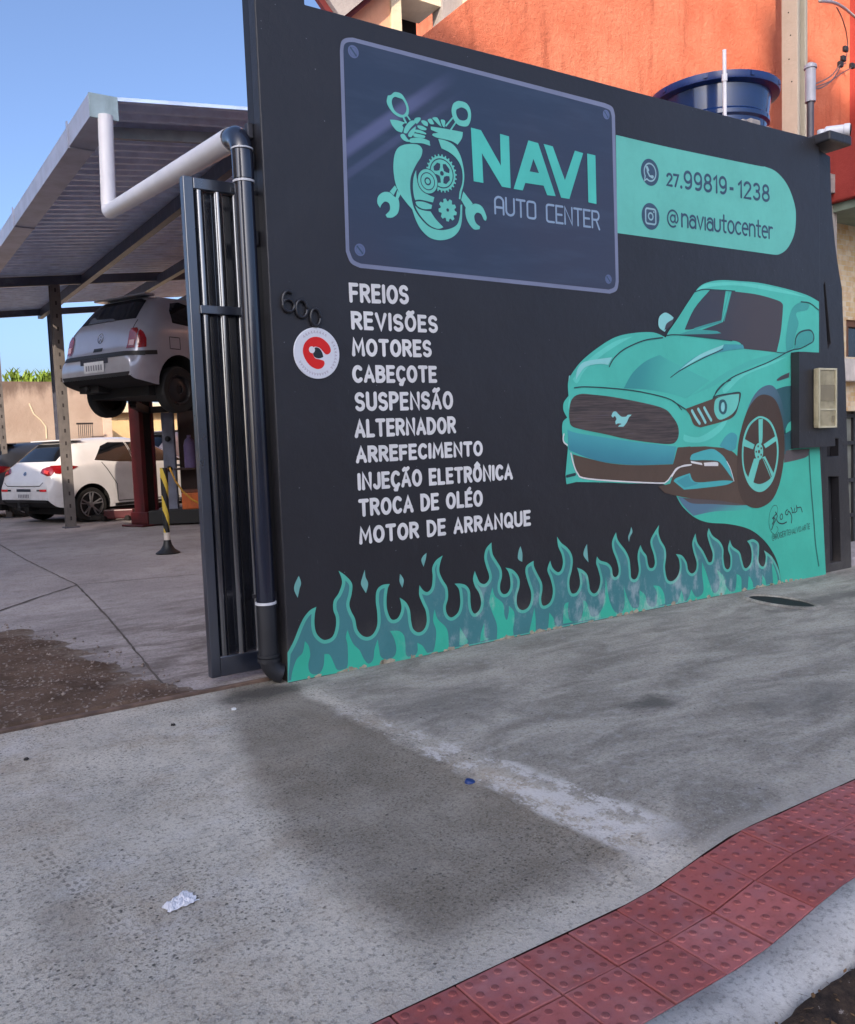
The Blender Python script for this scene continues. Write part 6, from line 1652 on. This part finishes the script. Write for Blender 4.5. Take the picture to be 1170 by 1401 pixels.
mb = MB(); mb.lathe([(R*.70, 0), (R*.72, .02), (R*.80, H_*.55), (R*.80, H_*.56), (R*.845, H_*.58), (R*.85, H_*.62), (R*.83, H_*.64), (R*.88, H_*.90), (R*.88, H_*.905)], (tc.x, tc.y, zb_), (0, 0, 1), 48); mb.build('tank_body', BLUE, wt, smooth='auto')
mb = MB(); mb.lathe([(R*.885, H_*.86), (R*.99, H_*.875), (R*1.0, H_*.90), (R*1.0, H_*.945), (R*.97, H_*.955), (R*.8, H_*.985), (R*.3, H_*1.03), (.001, H_*1.04)], (tc.x, tc.y, zb_), (0, 0, 1), 48); mb.build('tank_lid', mat('dark_blue_lid', rgb(24, 48, 104), .3, spec=.6), wt, smooth='auto')
mb = MB()
for k in range(9):
    a = 2*pi*k/9 + .2; mb.box(-.016, .016, -.005, .005, -.018, .018, Matrix.Translation((tc.x + R*1.006*cos(a), tc.y + R*1.006*sin(a), zb_ + H_*.915)) @ Matrix.Rotation(a + pi/2, 4, 'Z'))
mb.each('lid_clip', mat('dark_blue_lid', rgb(24, 48, 104), .3), wt)
r0 = on_y(992, 168, 4.1); r1 = on_y(993.5, 69, 4.1)
mb = MB(); mb.tube([(r0.x, 4.1, 3.05), (r0.x, 4.1, r1.z)], .014, 10); mb.tube([(r0.x, 4.1, 3.05), (r0.x, 3.985, 3.05)], .014, 8)
mb.tube([(r0.x, 4.1, r1.z - .22), (r0.x, 4.1, r1.z - .17)], .02, 10)
tag(mb.build('vent_pipe', PVCW, loc=(r0.x, 4.1, 3.05), smooth='auto'), 'thin white pipe sticking up in front of the blue water tank', 'pipe')
for x_, w_, h_ in ((1028, .12, .05), (1014, .06, .03), (1046, .07, .025)):
    c_ = on_y(x_, 175, 3.9); b_ = MB(); b_.box(c_.x - w_/2, c_.x + w_/2, 3.86, 3.94, 3.292, 3.30 + h_)
    tag(b_.build('mortar_lump', GREYR, loc=(c_.x, 3.9, 3.3), bevel=.015), 'lump of grey mortar on top of the black wall below the tank', 'mortar lump', 'mortar lumps on the wall top')

# ---- pole, service mast, cables, camera
q0 = on_y(1093, 100, 5.85); hw = .115
up = thing('utility_pole', (q0.x, 5.9, 0), 'square pale concrete pole with a recessed side standing behind the right end of the wall', 'pole')
M = Matrix.Translation((q0.x, 5.9, 0)) @ Matrix.Rotation(radians(6), 4, 'Z')
CON = plaster('pole_concrete', rgb(172, 164, 146), rgb(190, 182, 164), .3)
mb = MB(); mb.box(-hw, -.06, -.095, .095, 0, 9.5, M); mb.box(.06, hw, -.095, .095, 0, 9.5, M); mb.box(-.0599, .0599, .02, .05, 0, 9.5, M); mb.build('pole_shaft', CON, up, bevel=.01)
mb = MB(); rn = random.Random(3)
for k in range(10): 
    c = M @ Vector((-hw - .0005, rn.uniform(-.05, .05), 5.0 + k*.25)); mb.lathe([(.008, -.001), (.008, .003)], c, M.to_3x3() @ Vector((-1, 0, 0)), 8)
mb.each('bolt_hole', DARK, up)
q1 = on_y(1107, 90, 4.5); q2 = on_y(1109, 178, 4.5)
sm = thing('service_mast', (q2.x, 4.5, 0), 'thin metal cable mast with a capped head beside the concrete pole', 'mast')
mb = MB(); mb.tube([(q2.x, 4.5, 0), (q2.x, 4.5, q1.z - .12)], .03, 12); mb.build('mast_tube', mat('dark_mast', rgb(88, 84, 90), .5, .4), sm, smooth='auto')
mb = MB(); mb.tube([(q2.x, 4.5, q1.z - .30), (q2.x, 4.5, q1.z - .02)], .045, 12); mb.lathe([(.055, 0), (.05, .03), (.02, .05), (.001, .052)], (q2.x, 4.5, q1.z - .02), (0, 0, 1), 14); mb.build('mast_head', mat('pale_mast_head', rgb(170, 168, 176), .4), sm, smooth='auto')
CAB = mat('grey_cable', rgb(112, 96, 92), .6)
cbs = thing('service_cables', (q2.x, 4.5, q1.z), 'loose service cables looping from the mast to the corner of the orange house', 'cables')
def cable(pp, r, m, nm='cable'):
    P = [Vector(v) for v in pp]; out = []
    for i in range(len(P) - 1):
        p0 = P[max(i-1, 0)]; p1 = P[i]; p2 = P[i+1]; p3 = P[min(i+2, len(P)-1)]
        for k in range(8):
            t = k/8; out.append(.5*((2*p1) + (p2-p0)*t + (2*p0-5*p1+4*p2-p3)*t*t + (3*p1-p0-3*p2+p3)*t**3))
    out.append(P[-1]); mb = MB(); mb.tube(out, r, 6); return mb.build(nm, m, cbs, smooth=True)
def cpx(l): return [on_y(x, y, 4.5 + (OY - .45 - 4.5) * min(1, max(0, (x - 1108) / 55))) for x, y in l]
cable(cpx([(1110, 116), (1122, 112), (1138, 103), (1150, 88), (1156, 84)]), .007, CAB)
cable(cpx([(1110, 120), (1124, 120), (1140, 108), (1150, 92), (1157, 86)]), .007, CAB)
cable(cpx([(1110, 121), (1134, 112), (1152, 100), (1166, 92), (1172, 88)]), .006, CAB)
cable(cpx([(1156, 84), (1160, 66), (1158, 44), (1152, 24), (1145, 10)]), .006, CAB)
cable(cpx([(1122, 1), (1140, 3), (1154, 10), (1166, 20), (1174, 26)]), .017, mat('white_cable', rgb(186, 176, 170), .5))
mb = MB()
for x, y in ((1157, 67), (1150, 88), (1154, 80), (1166, 90)): 
    c = cpx([(x, y)])[0]; mb.box(c.x - .035, c.x + .035, c.y - .02, c.y + .02, c.z - .03, c.z + .03)
mb.each('cable_clamp', mat('dark_clamp', rgb(54, 46, 46), .6), cbs, bevel=.008)
cc = on_y(1117, 188, 3.9)
sc2 = thing('security_camera', (cc.x, 3.9, 3.30), 'small white bullet security camera on the right corner of the wall top', 'security camera')
CW = mat('white_camera_shell', rgb(206, 206, 212), .35, var=.03)
mb = MB(); mb.lathe([(.055, 0), (.055, .03), (.03, .05), (.03, .09), (.001, .095)], (cc.x, 3.86, 3.312), (0, 0, 1), 18); mb.build('camera_bracket', CW, sc2, smooth='auto')
dd = Vector((.50, -.86, -.08)).normalized(); c0_ = Vector((cc.x + .06, 3.80, 3.385))
mb = MB(); mb.lathe([(.030, -.06), (.040, -.05), (.042, .07), (.048, .075), (.048, .11), (.043, .115)], c0_, dd, 20); mb.build('camera_shell', CW, sc2, smooth='auto')
mb = MB(); mb.lathe([(.040, .1155), (.040, .122), (.02, .124), (.001, .126)], c0_, dd, 20); mb.build('camera_lens', DARK, sc2, smooth='auto')

# ---- back of the yard
BY = 22.0
bw = thing('yard_back_wall', (3.5, BY, 0), 'stained beige rendered wall closing the back of the yard', 'wall')
zw = on_y(40, 522, BY).z
g = NG('stained_beige_render'); p = g.obj(); z_ = g.xyz(p)[2]
c_ = g.mix(g.step(g.noise(p, .7, 6, .6), .3, .7), rgb(158, 138, 124), rgb(178, 160, 146))
tp_ = g.math('ADD', z_, g.math('MULTIPLY', g.math('SUBTRACT', g.noise(g.mapv(p, (1.2, 1, .4)), 1.5, 6, .65), .5), 1.6))
c_ = g.mix(g.math('MULTIPLY', g.step(tp_, zw - .55, zw - .05), .8), c_, rgb(84, 66, 58))
g.bump(g.noise(p, 10, 6), .4, .03)
mb = MB(); mb.box(-3, 5.2, BY, BY + .2, 0, zw); mb.build('wall_face', g.done(c_, .85, 0, .3), bw)
cr = [on_y(x, y, BY - .004) for x, y in ((40, 552), (46, 566), (56, 575), (63, 584), (64, 600))]
mb = MB(); mb.tube([Vector((q.x, BY - .002, q.z)) for q in cr], .018, 5); mb.build('mended_crack', CREAM, bw)
mb = MB(); rn = random.Random(11)
for k in range(46):
    x = rn.choice((rn.uniform(1.8, 2.9), rn.uniform(3.2, 4.6), rn.uniform(3.7, 4.3), rn.uniform(1.9, 2.4)))
    for j in range(rn.randint(5, 12)):
        b = Vector((x + rn.uniform(-.12, .12), BY + rn.uniform(.03, .17), zw - .01)); hh = rn.uniform(.12, .42); ln = Vector((rn.uniform(-.5, .5), rn.uniform(-.4, .4), 1)).normalized()
        s_ = Vector((rn.uniform(-1, 1), rn.uniform(-.4, .4), 0)).normalized() * rn.uniform(.012, .03); m1 = b + ln*hh*.55; t_ = b + ln*hh + Vector((rn.uniform(-.12, .12), rn.uniform(-.1, .1), -.04))
        mb.add([b - s_, b + s_, m1 + s_*1.1, m1 - s_*1.1, t_], [(0, 1, 2, 3), (3, 2, 4)])
GRASS = mat('weed_green', (.17, .26, .03, 1), .6, var=.4, vs=2)
tag(mb.build('wall_weeds', GRASS, fix=False), 'bright green weeds growing along the top of the beige back wall', 'weeds', kind='stuff')
th = thing('tan_house', (8, 25.5, 0), 'low tan house with a pale cornice seen under the raised car', 'house')
t0 = on_y(100, 566, 25.5)
mb = MB(); mb.box(5.25, 15, 25.5, 30, 0, t0.z); mb.build('house_wall', plaster('tan_render', rgb(204, 170, 122), rgb(216, 186, 140)), th)
mb = MB(); mb.box(5.1, 15.2, 25.25, 30.2, t0.z + .002, t0.z + .28); mb.build('cornice', CREAM, th, bevel=.02)
mb = MB()
for x in (9.4, 12.2): mb.box(x, x + 1.1, 25.47, 25.498, 1.3, 2.5)
mb.each('window', WGL, th)
mb = MB(); mb.box(5.2, 5.4, 21.95, 25.5, 0, zw - .4); tag(mb.build('yard_side_wall', BEIGE, loc=(5.3, 23, 0)), 'short beige wall running back beside the tan house', 'wall')
rc = on_y(116, 584, 21.6)
rl_ = thing('iron_railing', (rc.x, 21.6, 0), 'small dark iron railing panel showing above the white hatchback roof', 'railing')
mb = MB(); z0 = rc.z - 1.0
for k in range(8): mb.box(rc.x - .15 + k*.045, rc.x - .138 + k*.045, 21.6, 21.615, 0, rc.z + .1)
mb.each('railing_bar', mat('dark_iron', rgb(50, 44, 44), .6), rl_)
mb = MB(); mb.box(rc.x - .18, rc.x + .20, 21.616, 21.64, rc.z + .06, rc.z + .1); mb.box(rc.x - .18, rc.x + .20, 21.616, 21.64, .1, .14); mb.build('railing_rail', mat('dark_iron', rgb(50, 44, 44), .6), rl_)

# ---- small things on the footway
def rag(name, c, r, m, label, cat, squash=.25, seed=1, el=1.0, rot=0.0):
    from mathutils import noise as mn
    bm = bmesh.new(); bmesh.ops.create_icosphere(bm, subdivisions=4, radius=1)
    for v in bm.verts:
        d = v.co.normalized(); n = mn.fractal(d * 2.4 + Vector((seed*7, 0, 0)), 1, 2, 5)
        v.co = d * (1 + .38*n); x, y = v.co.x * el, v.co.y; v.co.x = x*cos(rot) - y*sin(rot); v.co.y = x*sin(rot) + y*cos(rot)
        v.co.z = max(-.12, v.co.z * squash * (1 + .9*mn.noise(d*5 + Vector((seed, 3, 1)))))
        v.co *= r
    me = bpy.data.meshes.new(name); bm.to_mesh(me); bm.free(); me.materials.append(m)
    o = bpy.data.objects.new(name, me); COL.objects.link(o); o.location = c; return tag(o, label, cat)
pp = on_z(243, 1238)
from mathutils import noise as _mn
nx_, ny_ = 30, 20; mb = MB(); vs = []
for j in range(ny_ + 1):
    for i in range(nx_ + 1):
        u = i/nx_ - .5; v = j/ny_ - .5
        e_ = 1 + .22*_mn.noise(Vector((u*4, v*4, 3))); uu = u*.096*e_*(1 - .5*max(0, -u)); vv = v*.052*e_*(1 + .7*u) + .012*u
        f_ = abs(_mn.noise(Vector((u*5, v*7, 1)))) + .6*abs(_mn.noise(Vector((u*11, v*9, 8))))
        z = .0025 + .020*f_*(1 - (2*max(abs(u), abs(v)))**4*.6)
        vs.append((pp.x + uu*.97 - vv*.2, pp.y + uu*.2 + vv*.97, z))
mb.add(vs, [(j*(nx_+1)+i, j*(nx_+1)+i+1, (j+1)*(nx_+1)+i+1, (j+1)*(nx_+1)+i) for j in range(ny_) for i in range(nx_)])
o_ = mb.build('crumpled_paper', mat('white_tissue', rgb(216, 216, 222), .8, var=.05), loc=(pp.x, pp.y, 0), fix=False)
so_ = o_.modifiers.new('thick', 'SOLIDIFY'); so_.thickness = .0008
tag(o_, 'crumpled white paper lying on the concrete ramp', 'litter')
q_ = on_z(643, 1073)
cap = MB(); cap.lathe([(.019, 0), (.0195, .004), (.017, .012), (.010, .014), (.001, .013)], (q_.x, q_.y, .002), (.25, -.15, 1), 18)
tag(cap.build('bottle_cap', mat('blue_cap', rgb(34, 60, 120), .4), loc=(q_.x, q_.y, 0), smooth='auto'), 'flattened blue bottle cap lying beside the worn white line', 'bottle cap')
w_ = on_z(320, 972); rag('white_stone', (w_.x, w_.y, .004), .010, mat('white_pebble', rgb(214, 214, 214), .8), 'tiny white stone on the pavement below the gate', 'stone', .7, 5)
w_ = on_z(744, 1013); rag('plaster_flake', (w_.x, w_.y, .004), .016, mat('grey_flake', rgb(176, 172, 164), .8), 'flat pale plaster flake lying right of the worn white line', 'flake', .25, 8, 1.7, .5)
for i, (x, y, lb) in enumerate(((36, 1040, 'dark pebble near the left edge of the concrete ramp'), (237, 993, 'dark pebble on the ramp just in front of the rusty rail'))):
    w_ = on_z(x, y); rag('dark_pebble', (w_.x, w_.y, .003), .009, mat('dark_pebble', rgb(48, 44, 44), .8), lb, 'pebble', .7, 20 + i)
# the hollow with a dark cover at the foot of the wall
dc = on_z(1068, 824); ux_ = on_z(1112, 831) - on_z(1024, 815); L_ = ux_.length / 2
an = atan2(ux_.y, ux_.x)
mb = MB(); M = Matrix.Translation((dc.x, dc.y, 0)) @ Matrix.Rotation(an, 4, 'Z') @ Matrix.Diagonal((.26, .12, 1, 1))
n = 40; vs = []
for rad, h in ((1.25, .003), (1.12, .016), (1.0, .014), (.95, .0045), (.01, .0042)):
    for k in range(n):
        a = 2*pi*k/n; vs.append(M @ Vector((rad*cos(a), rad*sin(a), h)))
rim_f = [(l*n+k, l*n+(k+1) % n, (l+1)*n+(k+1) % n, (l+1)*n+k) for l in (0, 1, 2) for k in range(n)]
dcv = thing('drain_cover', (dc.x, dc.y, 0), 'dark oval drain cover in a cement rim at the foot of the flames', 'drain cover')
m1 = MB(); m1.add(vs, rim_f); m1.build('cement_rim', PAVE, dcv, smooth=True, fix=False)
m2 = MB(); m2.add([vs[3*n+k] for k in range(n)], [tuple(range(n))]); m2.build('cover_plate', mat('wet_dark_iron', rgb(24, 23, 24), .7, var=.5, vs=30, bump=.5, bs=60), dcv, fix=False)

# ---- houses of the street behind the camera; an unseen tower and a yellow house are added for shade
def house(name, u0, u1, v0, v1, h, m, label, floors, M=None, group='houses across the street'):
    """front on the v1 side of its own frame M"""
    M = M or Matrix.Identity(4)
    c = M @ Vector(((u0+u1)/2, v1, 0))
    t = thing(name, c, label, 'house', group)
    mb = MB(); mb.box(u0, u1, v0, v1, -.15, h, M); mb.build('walls', m, t)
    mb = MB(); mb.box(u0 + .02, u1 - .02, v0 - .1, v1 + .15, h + .001, h + .2, M); mb.build('roof_slab', GREYR, t)
    nx = max(2, int((u1 - u0) / 3)); fh = (h - .4) / floors
    wm = None
    for f in range(floors):
        for k in range(nx):
            xc = u0 + (k + .5) * (u1 - u0) / nx; z = f*fh + .9; a, b = v1 + .002, v1 + .05
            if f == 0 and k % 2 == 1:
                mb = MB(); mb.box(xc - .5, xc + .5, a, b, -.1, 2.1, M); mb.build('door', WOOD, t); continue
            mb = MB()
            for (xa, xb, za, zb) in ((xc-.65, xc+.65, z, z+.07), (xc-.65, xc+.65, z+1.13, z+1.2), (xc-.65, xc-.58, z+.07, z+1.13), (xc+.58, xc+.65, z+.07, z+1.13)): mb.box(xa, xb, a, b, za, zb, M)
            w = mb.build('window', CREAM, t)
            mb = MB(); mb.box(xc - .579, xc + .579, a, a + .02, z + .071, z + 1.129, M); mb.build('pane', WGL, w)
OFFW = plaster('off_white_render', rgb(214, 210, 202), rgb(224, 220, 214))
house('street_house', -9, -1.2, -17, -10.5, 3.5, OFFW, 'low off-white house across the street with two windows', 1)
house('street_house', -1.0, 12, -17, -10.5, 3.9, CREAM, 'long low cream house across the street behind the camera', 1)
SM = Matrix(((.66, .751, 0, -.751*23.5), (-.751, .66, 0, -.66*23.5), (0, 0, 1, 0), (0, 0, 0, 1)))
house('shade_tower', -8.0, 2.75, -12, 3.0, 20.75, OFFW, 'unseen off-white tower block placed and sized to shade the footway', 7, SM, 'added tower blocks for shade')  # unseen block turned square to the sun and sized for its shadow
mb = MB(); mb.box(1.28, 2.75, -8, 2.9, 20.97, 24.25, SM); tag(mb.build('tower_shade_block', CREAM, loc=SM @ Vector((2, 0, 20.97))), 'unseen cream block added on the tower roof to step its shadow edge', 'shade block')  # added step on the tower that raises its shadow at the right
M = Matrix(((-1, 0, 0, 0), (0, -1, 0, 0), (0, 0, 1, 0), (0, 0, 0, 1)))
house('shade_house', 5.0, 16, -20, -5.2, 6.6, plaster('yellow_render', rgb(222, 196, 136), rgb(230, 206, 150)), 'unseen yellow house added left of the yard and sized to shade it', 2, M, 'added houses beside the yard')  # unseen house put in for gate reflections and sized to shade the yard
